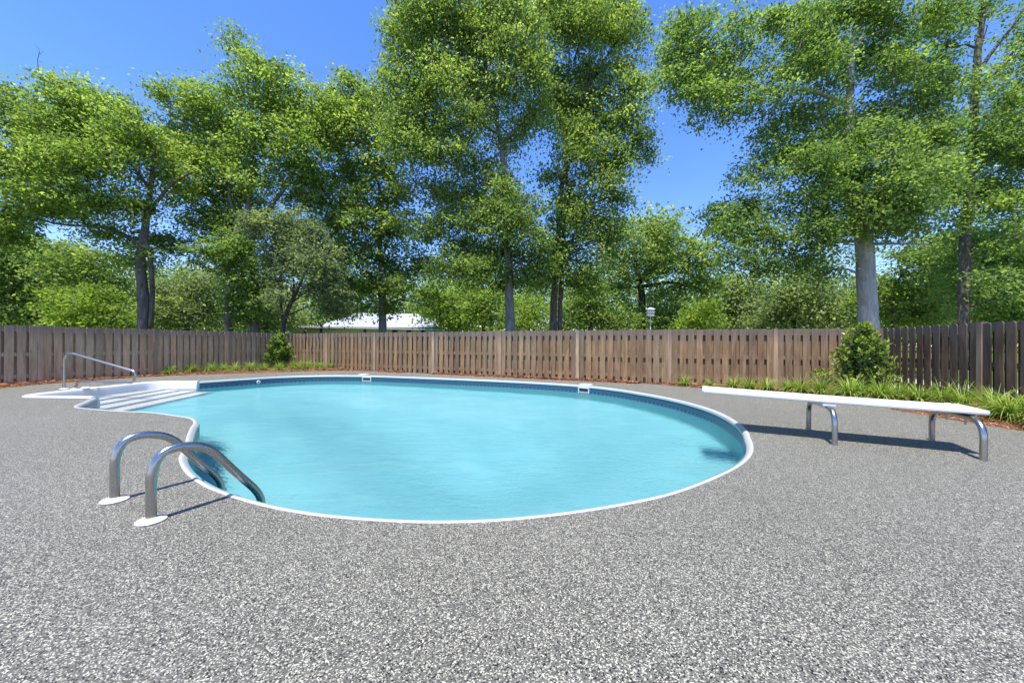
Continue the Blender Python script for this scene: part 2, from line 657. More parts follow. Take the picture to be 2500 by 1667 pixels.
def resample(P, n):
    L = [0.0]
    for i in range(1, len(P)):
        L.append(L[-1] + (P[i] - P[i - 1]).length)
    out = []
    j = 0
    for k_ in range(n):
        s = L[-1] * k_ / (n - 1)
        while j < len(P) - 2 and L[j + 1] < s:
            j += 1
        t = (s - L[j]) / max(L[j + 1] - L[j], 1e-9)
        out.append(P[j].lerp(P[j + 1], t))
    return out


def nearest_on(poly, p):
    best = None
    for i in range(len(poly) - 1):
        a, b = poly[i], poly[i + 1]
        d = b - a
        t = max(0, min(1, (p - a).dot(d) / d.dot(d)))
        q = a + d * t
        if best is None or (q - p).length < best[0]:
            best = ((q - p).length, q)
    return best


nb = 420
E_ = resample(deck_edge, nb)
W_ = resample(walk, nb)
vs, fs = [], []
cols = 9
for i in range(nb):
    q = E_[i]
    # march from the deck edge to the fence (nearest point) and on by 25 cm
    d, w = nearest_on(walk, q)
    dirv = (w - q).normalized() if d > 1e-4 else Vector((0, 1))
    end = w + dirv * .25
    for c in range(cols):
        t = c / (cols - 1)
        p = q.lerp(end, t)
        z = -.012 + .045 * math.sin(min(1, t * 1.6) * 1.57) + (random.uniform(-.010, .012) if 0 < c else 0)
        if c == cols - 1:
            z = -.04
        vs.append((p.x, p.y, z))
for i in range(nb - 1):
    for c in range(cols - 1):
        a = i * cols + c
        fs.append((a, a + cols, a + cols + 1, a + 1))
tag(MB().add(vs, fs).obj('mulch_bed', M['mulch'], smooth=True), kind='structure')


def face_attr(me, name, vals):
    a = me.attributes.new(name, 'FLOAT', 'FACE')
    a.data.foreach_set('value', np.asarray(vals, np.float32))


def quad_mesh(name, V, mat, tone=None, per=4, smooth=False):
    """V: (n, per, 3) array, one polygon each"""
    V = np.asarray(V, np.float32)
    n = V.shape[0]
    me = bpy.data.meshes.new(name)
    me.vertices.add(n * per)
    me.vertices.foreach_set('co', V.reshape(-1))
    me.loops.add(n * per)
    me.loops.foreach_set('vertex_index', np.arange(n * per, dtype=np.int32))
    me.polygons.add(n)
    me.polygons.foreach_set('loop_start', np.arange(0, n * per, per, dtype=np.int32))
    me.polygons.foreach_set('loop_total', np.full(n, per, np.int32))
    me.materials.append(mat)
    if tone is not None:
        face_attr(me, 'tone', tone)
    me.update()
    return me


# pine straw lying on the bed
ns = 15000
ii = rng.integers(0, nb - 1, ns)
cc = rng.random(ns) ** 1.1 * .92
Evs = np.array(vs).reshape(nb, cols, 3)
c0 = np.minimum((cc * (cols - 1)).astype(int), cols - 2)
ct = (cc * (cols - 1) - c0)[:, None]
it = rng.random((ns, 1))
P0 = (Evs[ii, c0] * (1 - ct) + Evs[ii, c0 + 1] * ct) * (1 - it) + (Evs[ii + 1, c0] * (1 - ct) + Evs[ii + 1, c0 + 1] * ct) * it
P0[:, 2] += rng.uniform(.004, .028, ns)
an = rng.uniform(0, 6.28, ns)
ln = rng.uniform(.03, .09, ns)
D0 = np.stack([np.cos(an) * ln, np.sin(an) * ln, rng.uniform(-.25, .25, ns) * ln], 1)
wd = rng.uniform(.0025, .008, ns)[:, None]
W0 = np.stack([-np.sin(an), np.cos(an), rng.uniform(-.6, .6, ns)], 1) * wd
Q = np.stack([P0 - D0 - W0, P0 + D0 - W0, P0 + D0 + W0, P0 - D0 + W0], 1)
tag(link('pine_straw', quad_mesh('pine_straw', Q, M['needle'], rng.random(ns))), kind='stuff')

# pale heap of dry clippings against the back fence
mb = MB()
hc = on(1240, 916.5)
vs2, fs2 = [], []
for j in range(7):
    for i in range(20):
        a = 2 * math.pi * i / 20
        r = j / 6
        vs2.append((hc.x + math.cos(a) * r * .44, hc.y + .08 + math.sin(a) * r * .20, .005 + .10 * (1 - r * r) ** 1.2 + random.uniform(-.008, .008)))
for j in range(6):
    for i in range(20):
        fs2.append((j * 20 + i, (j + 1) * 20 + i, (j + 1) * 20 + (i + 1) % 20, j * 20 + (i + 1) % 20))
tag(mb.add(vs2, fs2).obj('clippings_heap', M['hay'], smooth=True), 'low tan heap of dry clippings lying at the foot of the back fence', 'heap')

# concrete strip beyond the fence on the diving board side
tag(MB().add([(8.75, 4.5, -.028), (11.2, 4.5, -.028), (12.6, 12.5, -.028), (9.9, 12.5, -.028)], [(0, 1, 2, 3)]).obj('driveway', M['conc']), kind='structure')

# ------------------------------------------------------------------ pool
pool = empty('swimming_pool', (0, 0, 0), label='kidney shaped pool with white coping and blue patterned waterline band', cat='swimming pool')
wall_line = inset(CW - .004)
n = len(wall_line)


def strip(line, z0, z1, idx=None, closed=True):
    idx = list(idx) if idx is not None else list(range(len(line)))
    if closed:
        idx = idx + [idx[0]]
    vs_ = [(line[i].x, line[i].y, z0) for i in idx] + [(line[i].x, line[i].y, z1) for i in idx]
    m_ = len(idx)
    return vs_, [(i, i + 1, i + 1 + m_, i + m_) for i in range(m_ - 1)]


mb = MB()
mb.add(*strip(wall_line, -.012, -WALL - .02))
# floor with a hopper
gx, gy = np.arange(-9.4, 3.4, .1), np.arange(1.9, 11.7, .1)
GX, GY = np.meshgrid(gx, gy)
loopx = np.array([p.x for p in wall_line])
loopy = np.array([p.y for p in wall_line])
dist = np.min(np.hypot(GX[..., None] - loopx[::3], GY[..., None] - loopy[::3]), -1)
ins = inside(wall_line, GX, GY)
dist = np.where(ins, dist, 0)
t = np.clip((dist - .75) / 2.1, 0, 1)
t = t * t * (3 - 2 * t)
side = np.clip((GX + 6.3) / 3.4, 0, 1)
side = side * side * (3 - 2 * side)
FZ = -WALL - t * side * .82
keep = ins | (dist == 0) & False
KG = ins.copy()
KG[1:] |= ins[:-1]
KG[:-1] |= ins[1:]
KG[:, 1:] |= ins[:, :-1]
KG[:, :-1] |= ins[:, 1:]


def grid_faces(keep_, off=0):
    r_, c_ = keep_.shape
    k4 = keep_[:-1, :-1] & keep_[1:, :-1] & keep_[:-1, 1:] & keep_[1:, 1:]
    jj, ii_ = np.nonzero(k4)
    a = jj * c_ + ii_
    return [tuple(x) for x in np.stack([a, a + 1, a + 1 + c_, a + c_], 1).tolist()]


fl = MB().add(np.stack([GX, GY, FZ], -1).reshape(-1, 3).tolist(), grid_faces(KG))
floor_o = fl.obj('pool_floor', M['liner'], pool, smooth=True)
wall_o = mb.obj('pool_wall', M['liner'], pool, smooth=True)
receivers = [floor_o, wall_o]

# waterline band with its printed motif
band_line = inset(CW - .001)
bi = list(range(0, n_free))
vsb, fsb = strip(band_line, -.040, -.205, bi, closed=False)
me = MB().add(vsb, fsb).mesh('waterline_band', M['band'], True)
uvl = me.uv_layers.new(name='UVMap')
S_ = [0.0]
for i in range(1, len(bi)):
    S_.append(S_[-1] + (band_line[i] - band_line[i - 1]).length)
m_ = len(bi)
for lp in me.loops:
    vi = lp.vertex_index
    uvl.data[lp.index].uv = (S_[vi % m_], 1.0 if vi < m_ else 0.0)
band_o = link('waterline_band', me, pool)
receivers.append(band_o)

# coping: rolled edge in lengths with open joints
prof = [(-.004, -.010), (-.003, .003), (.003, .007), (.014, .008), (.025, .004), (.038, -.008), (.050, -.022), (.058, -.036), (.055, -.046)]
Ltot = [0.0]
for i in range(1, n_free):
    Ltot.append(Ltot[-1] + (fr_c[i] - fr_c[i - 1]).length)
joint1 = min(range(n_free), key=lambda i: (fr_c[i] - Vector((-3.78, 4.34))).length)
joint2 = min(range(n_free), key=lambda i: (fr_c[i] - Vector((-1.80, 2.38))).length)
cuts = [0, joint1, joint2]
s_now = Ltot[joint2]
while s_now + 3.1 < Ltot[-1] - 1.0:
    s_now += 2.9
    cuts.append(min(range(n_free), key=lambda i: abs(Ltot[i] - s_now)))
cuts.append(n_free - 1)
NF = NRM[:n_free]
for a, b in zip(cuts[:-1], cuts[1:]):
    idx = list(range(a, b + 1))
    vs_, fs_ = [], []
    for q, i in enumerate(idx):
        p = fr_c[i]
        if q == 0:
            p = p.lerp(fr_c[i + 1], .05)
        if q == len(idx) - 1:
            p = p.lerp(fr_c[i - 1], .05)
        for (d, z) in prof:
            w = p + NF[i] * d
            vs_.append((w.x, w.y, z))
    kpr = len(prof)
    for q in range(len(idx) - 1):
        for j in range(kpr - 1):
            s = q * kpr + j
            fs_.append((s, s + 1, s + 1 + kpr, s + kpr))
    fs_.append(tuple(range(kpr)))
    fs_.append(tuple((len(idx) - 1) * kpr + j for j in range(kpr))[::-1])
    MB().add(vs_, fs_).obj('coping', M['coping'], pool, smooth=True, auto=50)

# white moulded step unit
unit_idx = list(range(n_free - 1, len(outline))) + [0]
stepu = empty('step_unit', (0, 0, 0))
stepu.parent = pool
flp = [(-.035, -.008), (-.030, .012), (-.01, .024), (.05, .026), (.085, .018), (.098, .0), (.100, -.05), (.115, -.09), (.118, -WALL)]
un_all = [outline[i] for i in unit_idx]
UNN = normals(un_all, False)
if UNN[len(UNN) // 2].dot(NRM[unit_idx[len(unit_idx) // 2]]) < 0:
    UNN = [-q for q in UNN]
vs_, fs_ = [], []
for q in range(len(un_all)):
    for d, z in flp:
        w = un_all[q] + UNN[q] * d
        vs_.append((w.x, w.y, z))
kpr = len(flp)
for q in range(len(un_all) - 1):
    for j in range(kpr - 1):
        s = q * kpr + j
        fs_.append((s, s + 1, s + 1 + kpr, s + kpr))
fs_.append(tuple(range(kpr)))
fs_.append(tuple((len(un_all) - 1) * kpr + j for j in range(kpr))[::-1])
sh = MB().add(vs_, fs_).obj('shell', M['white'], stepu, smooth=True, auto=50)
receivers.append(sh)
inner_u = [un_all[q] + UNN[q] * .116 for q in range(len(un_all))]
dirL = (Vector((-7.98, 9.43)) - Vector((-7.50, 6.60))).normalized()
nL = Vector((dirL.y, -dirL.x))     # towards the pool
if nL.x < 0:
    nL = -nL


def clip(poly, off, keep_below=True):
    """keep the side of the opening line shifted by off"""
    base = Vector((-7.50, 6.60)) + nL * off
    val = [(p - base).dot(nL) for p in poly]
    out = []
    m = len(poly)
    for i in range(m):
        a, b = poly[i], poly[(i + 1) % m]
        va, vb = val[i], val[(i + 1) % m]
        if va <= 0:
            out.append(a)
        if (va < 0) != (vb < 0):
            out.append(a.lerp(b, va / (va - vb)))
    return out


upoly = inner_u + [inner_u[-1] + nL * .45, inner_u[0] + nL * .45]
for off, z1 in ((.30, -.86), (-.05, -.63), (-.40, -.41), (-.76, -.20)):
    pg = clip(upoly, off)
    m = len(pg)
    vs_ = [(p.x, p.y, z1) for p in pg] + [(p.x, p.y, -WALL - .01) for p in pg]
    fs_ = [tuple(range(m))] + [(i, (i + 1) % m, (i + 1) % m + m, i + m) for i in range(m)]
    o = MB().add(vs_, fs_).obj('tread', M['white'], stepu)
    bevel(o, .02, 3)
    receivers.append(o)

# skimmers, return fitting, drain


def wall_point(px, py, z):
    """nearest point of the inner coping line to the surveyed spot"""
    g = on(px, py, z).xy
    i = min(range(n_free), key=lambda q: (band_line[q] - g).length)
    return band_line[i], NRM[i]


for px, py in ((871, 931), (1415, 956)):
    p, nn = wall_point(px, py, -.12)
    sk = empty('skimmer', (p.x, p.y, -.125), math.atan2(nn.y, nn.x) - math.pi / 2)
    sk.parent = pool
    w, h, b = .148, .090, .024
    mb = MB()
    mb.box(-w, w, .002, .020, h - b, h).box(-w, w, .002, .020, -h, -h + b)
    mb.box(-w, -w + b, .0025, .0195, -h + b, h - b).box(w - b, w, .0025, .0195, -h + b, h - b)
    mb.obj('faceplate', M['white'], sk)
    MB().box(-w + b, w - b, -.003, .004, -h + b, h - b).obj('throat', M['dark'], sk)
    MB().box(-w + b + .01, w - b - .01, .004, .010, -h + b, -.012).obj('weir_flap', M['conc'], sk)
    for sgx in (-1, 1):
        for sgz in (-1, 1):
            o = MB().lathe([(.006, 0), (.006, .004), (.003, .006)], 8).obj('screw', M['steel'], sk, loc=(sgx * (w - b / 2), .020, sgz * (h - b / 2)), rot=(-math.pi / 2, 0, 0))
p, nn = wall_point(640.5, 936, -.13)
ret = empty('return_fitting', (p.x, p.y, -.115), math.atan2(nn.y, nn.x) - math.pi / 2)
ret.parent = pool
MB().lathe([(.050, 0), (.050, .010), (.042, .018), (.024, .020), (.022, .010)], 20).obj('flange', M['white'], ret, rot=(-math.pi / 2, 0, 0), smooth=True, auto=40)
MB().lathe([(.018, 0), (.018, .006)], 12).obj('eyeball', M['dark'], ret, loc=(0, .014, 0), rot=(-math.pi / 2, 0, 0))
mb = MB().lathe([(.13, 0), (.13, .02), (.10, .035), (.02, .04)], 20)
dr = mb.obj('main_drain', plain('drain_grey', (.10, .11, .11), .6), pool, loc=(.42, 4.75, -1.945))
receivers.append(dr)

# deck lids over the skimmers
for (px, py), lab in (((888, 914.2), 'flat white skimmer lid set in the deck behind the far skimmer'), ((1431, 938.8), 'flat white skimmer lid set in the deck nearest the clippings heap')):
    q = on(px, py)
    mb = MB().lathe([(.165, 0), (.165, .006), (.155, .009), (.04, .009), (.03, .006)], 28)
    tag(mb.obj('skimmer_lid', M['white'], loc=(q.x, q.y, .003)), lab, 'skimmer lid', 'skimmer lids')

# water surface
step = .045
gx, gy = np.arange(-9.3, 3.3, step), np.arange(1.95, 11.6, step)
GX, GY = np.meshgrid(gx, gy)
insw = inside(inset(.03), GX, GY)
Z = np.full(GX.shape, WATER_Z)
r2 = np.random.default_rng(5)
for k_ in range(26):
    wl = r2.uniform(.22, 1.1)
    th = r2.normal(1.35, .75)
    amp = .0006 * wl ** 1.1
    ph = r2.uniform(0, 6.28)
    kk = 2 * math.pi / wl
    mod = .6 + .4 * np.sin(GX * r2.uniform(.3, 1.2) + GY * r2.uniform(.3, 1.2) + r2.uniform(0, 6))
    Z = Z + amp * mod * np.sin(kk * (GX * math.cos(th) + GY * math.sin(th)) + ph)
KG = insw.copy()
KG[1:] |= insw[:-1]
KG[:-1] |= insw[1:]
KG[:, 1:] |= insw[:, :-1]
KG[:, :-1] |= insw[:, 1:]
wat = MB().add(np.stack([GX, GY, Z], -1).reshape(-1, 3).tolist(), grid_faces(KG)).obj('water', M['water'], smooth=True)
tag(wat, kind='structure')
wat.cycles.is_caustics_caster = True
for o in receivers:
    o.cycles.is_caustics_receiver = True


# ------------------------------------------------------------------ fences
def picket_mesh(w, h, th, mat, name='picket'):
    c = .030
    pr = [(-w / 2, 0), (w / 2, 0), (w / 2, h - c), (w / 2 - c * .45, h - c * .25), (w / 2 - c, h), (-w / 2 + c, h), (-w / 2 + c * .45, h - c * .25), (-w / 2, h - c)]
    m = len(pr)
    vs_ = [(x, -th / 2, z) for x, z in pr] + [(x, th / 2, z) for x, z in pr]
    fs_ = [tuple(range(m)), tuple(range(m, 2 * m))[::-1]] + [(i + m, (i + 1) % m + m, (i + 1) % m, i)[::1] for i in range(m)]
    return MB().add(vs_, fs_).mesh(name, mat)


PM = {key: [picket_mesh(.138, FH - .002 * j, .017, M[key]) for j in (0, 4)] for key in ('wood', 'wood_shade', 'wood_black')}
POSTM = MB().box(-.045, .045, -.045, .045, 0, FH + .004).mesh('post', M['post'])


def build_fence(posts, inner_sign, key, label, first_post=True, last_post=True, rear_gap=True, npk=12):
    """posts: plan points; inner_sign: +1 when the pool lies to the left of the walking direction"""
    base = empty('wooden_fence', (posts[0].x, posts[0].y, 0), label=label, cat='fence', group='shadowbox fence round the pool')
    org = posts[0]
    for s in range(len(posts) - 1):
        a, b = posts[s], posts[s + 1]
        d = (b - a)
        L = d.length
        d = d / L
        ninn = Vector((-d.y, d.x)) * inner_sign
        rz = math.atan2(d.y, d.x)
        pitch = (L - .03) / npk
        for i in range(npk):
            for sidef in (0, 1):
                if sidef == 1 and i == npk - 1:
                    continue
                u = .015 + pitch * (i + .5 + .5 * sidef) + random.uniform(-.006, .006)
                off = (.019 + .0095) * (1 if sidef == 0 else -1)
                p = a + d * u + ninn * off - org
                hh = random.uniform(-.008, .006)
                link('picket', random.choice(PM[key]), base, (p.x, p.y, hh), (random.uniform(-.006, .006), random.uniform(-.005, .005), rz + random.uniform(-.012, .012)))
        for zt in (1.322, .742, .232):
            p = a - org
            mb = MB().box(.0, L, -.019, .019, zt - .086, zt)
            mb.obj('rail', M[key], base, loc=(p.x, p.y, 0), rot=(0, 0, rz))
    for s, a in enumerate(posts):
        if (s == 0 and not first_post) or (s == len(posts) - 1 and not last_post):
            continue
        d = (posts[min(s + 1, len(posts) - 1)] - posts[max(s - 1, 0)]).normalized()
        ninn = Vector((-d.y, d.x)) * inner_sign
        p = a + ninn * .012 - org
        link('post', POSTM, base, (p.x, p.y, 0), (0, 0, math.atan2(d.y, d.x)))
    return base


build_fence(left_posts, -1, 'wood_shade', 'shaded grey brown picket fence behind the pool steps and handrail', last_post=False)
build_fence(back_posts, -1, 'wood', 'long sunlit brown picket fence across the back behind the far coping')
build_fence(right_posts, -1, 'wood_black', 'dark picket fence beside the tail of the diving board', first_post=False)


# ------------------------------------------------------------------ bent tube things
def round_path(P, rad, seg=7):
    P = [Vector(p) for p in P]
    out = [P[0]]
    for i in range(1, len(P) - 1):
        a, b, c = P[i - 1], P[i], P[i + 1]
        r = rad[i - 1] if hasattr(rad, '__len__') else rad
        u, v = (a - b).normalized(), (c - b).normalized()
        ang = u.angle(v)
        if ang > 3.1:
            out.append(b)
            continue
        t = min(r / math.tan(ang / 2), (a - b).length * .49, (c - b).length * .49)
        p0, p1 = b + u * t, b + v * t
        for q in range(seg + 1):
            s = q / seg
            out.append((1 - s) ** 2 * p0 + 2 * s * (1 - s) * b + s * s * p1)
    out.append(P[-1])
    return out


# ladder: two grab rails arching from the deck over the coping into the water
LD = Vector((.47, .88, 0)).normalized()
ladder = empty('pool_ladder', (0, 0, 0), label='stainless steel pool ladder with two arched grab rails entering the water', cat='pool ladder')
rail_px = [(370.8, 1272), (370.6, 1200), (370.6, 1167.7), (375.5, 1142), (385, 1119.5), (400, 1102.5), (421, 1093), (448, 1091 - 2), (476.8, 1090), (501, 1095.5), (520, 1103), (541, 1118), (570, 1142.5), (600, 1169), (622, 1189), (634, 1205), (639, 1220), (639.5, 1233)]
base2 = Vector((-2.014, 2.062, 0))
rail_px = [(371, 1270), (370.8, 1220), (370.7, 1168), (373.5, 1148), (381, 1128), (394, 1110), (412, 1098), (438, 1090.5), (465, 1088.5), (492, 1091), (514, 1099), (532, 1112), (560, 1138), (590, 1165), (611, 1183), (625, 1197), (634.5, 1212), (638.5, 1233)]
prof_r = []
for px, py in rail_px:
    a, b = px - CX, py - HY
    u = a * math.cos(ROLL) + b * math.sin(ROLL)
    v = -a * math.sin(ROLL) + b * math.cos(ROLL)
    r = u / F
    s = (r * base2.y - base2.x) / (LD.x - r * LD.y)
    Yd = base2.y + s * LD.y
    prof_r.append((s, EYE - v * Yd / F))
prof_r[0] = (0, .0)
for i in (1, 2):
    prof_r[i] = (0.0, prof_r[i][1])
s_end, z_end = prof_r[-1]
prof_r += [(s_end + .002, z_end - .2), (s_end + .002, -1.05)]
for bx, by in ((-2.014, 2.062), (-2.503, 2.327)):
    pts = [Vector((bx, by, 0)) + LD * s + Vector((0, 0, z)) for s, z in prof_r]
    # smooth the surveyed points
    pts2 = []
    for i in range(len(pts) - 1):
        g = lambda j: pts[min(max(j, 0), len(pts) - 1)]
        p0, p1, p2_, p3 = g(i - 1), g(i), g(i + 1), g(i + 2)
        for q in range(5):
            t = q / 5
            pts2.append(.5 * ((2 * p1) + (p2_ - p0) * t + (2 * p0 - 5 * p1 + 4 * p2_ - p3) * t * t + (3 * p1 - p0 - 3 * p2_ + p3) * t ** 3))
    pts2.append(pts[-1])
    MB().tube(pts2, .0242, 20).obj('grab_rail', M['steel'], ladder, smooth=True, auto=50)
    es = MB().lathe([(.067, 0), (.068, .005), (.060, .011), (.040, .018), (.029, .021), (.0245, .021)], 36)
    es.obj('escutcheon', M['white'], ladder, loc=(bx, by, .003), smooth=True, auto=40)
e1 = Vector((-2.014, 2.062, 0)) + LD * s_end
e2 = Vector((-2.503, 2.327, 0)) + LD * s_end
for z in (-.42, -.68, -.94):
    mb = MB()
    d = (e2 - e1)
    mb.box(0, d.length, -.04, .04, -.012, .012)
    mb.obj('tread', M['white'], ladder, loc=(e1.x, e1.y, z), rot=(0, 0, math.atan2(d.y, d.x)))

# handrail over the steps
yh = 7.80
hp = [at(156.5, 951, yh), at(156.5, 857, yh), at(334, 908, yh), at(326, 934.5, yh), at(190, 931.3, yh), at(183.2, 949.5, yh)]
hp[0].z = hp[-1].z = 0
hp[-1].x = hp[-1].x
hand = empty('step_handrail', (hp[0].x, hp[0].y, 0), label='slim stainless handrail sloping over the white pool steps', cat='handrail')
o = hp[0].copy()
o.z = 0
path = round_path([p - o for p in hp], [.17, .12, .10, .12], 9)
MB().tube(path, .0235, 16).obj('rail', M['steel'], hand, smooth=True, auto=50)
for p in (hp[0] - o, hp[-1] - o):
    MB().lathe([(.075, 0), (.075, .006), (.065, .012), (.04, .020), (.026, .022)], 28).obj('escutcheon', M['white'], hand, loc=(p.x, p.y, .003), smooth=True, auto=40)
for px, py in ((207, 948.5), (229, 948.5)):
    q = on(px, py, .02)
    tag(MB().lathe([(.07, 0), (.07, .02), (.055, .034), (.02, .038)], 20).obj('anchor_cap', M['white'], loc=(q.x + .02, q.y, .02), smooth=True, auto=40),
        'small round white anchor cap on the step flange, ' + ('next to the handrail foot' if px < 215 else 'farther from the handrail foot'), 'anchor cap', 'anchor caps on the step flange')

# ------------------------------------------------------------------ diving board on its stand
ax = Vector((.92, -.477)).normalized()       # from tip to tail
ac = Vector((.393, .92)).normalized()        # across, away from the camera
FL, FR_ = Vector((3.537, 4.39)), Vector((3.243, 3.70))
RL, RR = Vector((4.457, 3.91)), Vector((4.132, 3.226))
stand = empty('diving_stand', (3.9, 3.8, 0), label='bent stainless tube stand carrying the diving board on four feet', cat='diving stand')
so = Vector((3.9, 3.8, 0))
for a_, b_, zt in ((FR_, FL, .385), (RR, RL, .372)):
    a3, b3 = Vector((a_.x, a_.y, -.002)), Vector((b_.x, b_.y, -.002))
    d = (b3 - a3)
    pth = round_path([a3 - so, a3 + Vector((0, 0, zt - .028)) - so, b3 + Vector((0, 0, zt - .028)) - so, b3 - so], [.17, .17], 9)
    MB().tube(pth, .0245, 18).obj('leg', M['steel'], stand, smooth=True, auto=50)
mid_f, mid_r = (FL + FR_) / 2, (RL + RR) / 2
# fulcrum bracket on the front arch
mb = MB()
mb.box(-.24, .24, -.055, .055, -.012, .010)
mb.box(-.20, .20, -.030, .030, -.045, -.012)
mb.obj('fulcrum_bracket', M['white'], stand, loc=(mid_f.x - so.x, mid_f.y - so.y, .382), rot=(0, 0, math.atan2(ac.y, ac.x)))
rub = MB().box(-.22, .22, -.03, .03, 0, .006)
rub.obj('rubber_pad', M['rubber'], stand, loc=(mid_f.x - so.x, mid_f.y - so.y, .3925), rot=(0, 0, math.atan2(ac.y, ac.x)))
MB().box(-.20, .20, -.03, .03, 0, .010).obj('rubber_pad', M['rubber'], stand, loc=(mid_r.x - so.x, mid_r.y - so.y, .3672), rot=(0, 0, math.atan2(ac.y, ac.x)))
for sg in (-1, 1):
    p = mid_r + ac * (.13 * sg)
    MB().lathe([(.008, -.115), (.008, -.012), (.017, -.012), (.017, 0)], 10).obj('bolt', M['steel'], stand, loc=(p.x - so.x, p.y - so.y, .378))

board = empty('diving_board', (mid_r.x, mid_r.y, .377), label='long white diving board with tapered tail reaching over the pool edge', cat='diving board')
# plan outline in (u along axis from tail, v across)
tail = .125
Lb = 2.30
hw = .232
uax = -ax
ang = math.atan2(uax.y, uax.x)


def board_z(u):
    return .0 + .014 * (u + tail) + .005 * u * u


sec = []
us = [-tail, -tail + .012] + [-tail + .012 + (Lb - .024) * i / 14 for i in range(1, 15)] + [Lb - tail]
vs_, fs_ = [], []
th = .038
for u in us:
    w = hw - (.012 if u in (us[0], us[-1]) else 0)
    z = board_z(u)
    b = .010
    pr = [(-w, z + b), (-w, z + th - b), (-w + b, z + th), (0, z + th + .001), (w - b, z + th), (w, z + th - b), (w, z + b), (w - b, z), (-w + b, z)]
    vs_ += [(u, y, zz) for y, zz in pr]
kq = 9
for i in range(len(us) - 1):
    for j in range(kq):
        a = i * kq + j
        b = i * kq + (j + 1) % kq
        fs_.append((a, a + kq, b + kq, b))
fs_.append(tuple(range(kq)))
fs_.append(tuple((len(us) - 1) * kq + j for j in range(kq))[::-1])
MB().add(vs_, fs_).obj('plank', M['board'], board, rot=(0, 0, ang), smooth=True, auto=40)
bz = board_z(0) + th
for sg in (-1, 1):
    p = Vector((0, .13 * sg))
    q = Vector((math.cos(ang) * p.x - math.sin(ang) * p.y, math.sin(ang) * p.x + math.cos(ang) * p.y))
    MB().lathe([(.026, 0), (.026, .006), (.018, .014), (.006, .016)], 18).obj('bolt_cap', M['white'], board, loc=(q.x, q.y, bz), smooth=True, auto=40)


# ------------------------------------------------------------------ planting
def clump_mesh(seed, nbl, h, spread):
    r = np.random.default_rng(seed)
    Q, T = [], []
    for _ in range(nbl):
        a = r.uniform(0, 6.283)
        L = h * r.uniform(.75, 1.25)
        lean = r.uniform(.10, 1.0) ** .8
        rx0 = r.uniform(0, .05)
        p = np.array([math.cos(a) * rx0, math.sin(a) * rx0, -.01])
        el = 1.50 - lean * .55
        w0 = r.uniform(.0045, .0085)
        az = a + r.normal(0, .35)
        side = np.array([-math.sin(az), math.cos(az), 0])
        prev = p
        seg = 5
        tone = np.clip(r.normal(.5, .22), 0, 1)
        for s in range(seg):
            d = np.array([math.cos(az) * math.cos(el), math.sin(az) * math.cos(el), math.sin(el)])
            nx = prev + d * L / seg * spread
            wa = w0 * (1 - (s / seg) ** 2)
            wb = w0 * (1 - ((s + 1) / seg) ** 2)
            Q.append([prev - side * wa, prev + side * wa, nx + side * wb, nx - side * wb])
            T.append(min(1, tone + .07 * s))
            prev = nx
            el -= lean * .62
    return quad_mesh('grass_clump', np.array(Q), M['blade'], T)


CL = [clump_mesh(100 + i, 170, .44, 1.0) for i in range(5)]
words = ['first', 'second', 'third', 'fourth', 'fifth', 'sixth', 'seventh', 'eighth', 'ninth', 'tenth', 'eleventh', 'twelfth', 'thirteenth', 'fourteenth', 'fifteenth', 'sixteenth', 'seventeenth', 'eighteenth']


def clumps(rows, phrase, group):
    for i, (px, py, s) in enumerate(rows):
        g = on(px, py, .01)
        o = link('grass_clump', CL[i % 5], None, (g.x, g.y, .012), (0, 0, random.uniform(0, 6.28)))
        o.scale = (s, s, s * random.uniform(.9, 1.1))
        tag(o, phrase % words[i], 'ornamental grass', group)


clumps([(412, 914, .82), (464, 910.5, .95), (515, 908, 1.0), (545, 906, .8), (573, 907, 1.0), (612, 906, .95), (643, 905, .85), (683, 904.5, .95)],
       'arching green grass clump under the shaded fence, %s along from the handrail', 'grass clumps under the shaded fence')
clumps([(722, 902.5, 1.0), (749, 901.5, 1.0), (779, 900.8, .95), (808, 900.5, .85), (843, 900.5, .9), (872, 900.8, .75), (897, 901.2, .9)],
       'yellow green grass clump under the back fence, %s along from the corner shrub', 'grass clumps under the back fence by the corner shrub')
clumps([(1671, 941, .72), (1731, 945, .62), (1752, 947, .3), (1790, 948, .85), (1829, 951, .9), (1873, 953.5, .9), (1925, 957, .9), (1956, 961, .95), (2004, 964, .95), (2040, 969, .6),
        (2076, 974, 1.15), (2108, 975, .9), (2150, 981, 1.15)],
       'green grass clump behind the diving board, %s along from the board tip', 'grass clumps behind the diving board')
clumps([(2196, 979, 1.0), (2243, 985, 1.1), (2300, 990, 1.0), (2350, 998, 1.0), (2425, 1013, 1.15), (2462, 1026, 1.1), (2505, 1030, 1.2), (2590, 1050, 1.2)],
       'dark green grass clump under the dark fence, %s along from the large shrub', 'grass clumps under the mildewed fence')


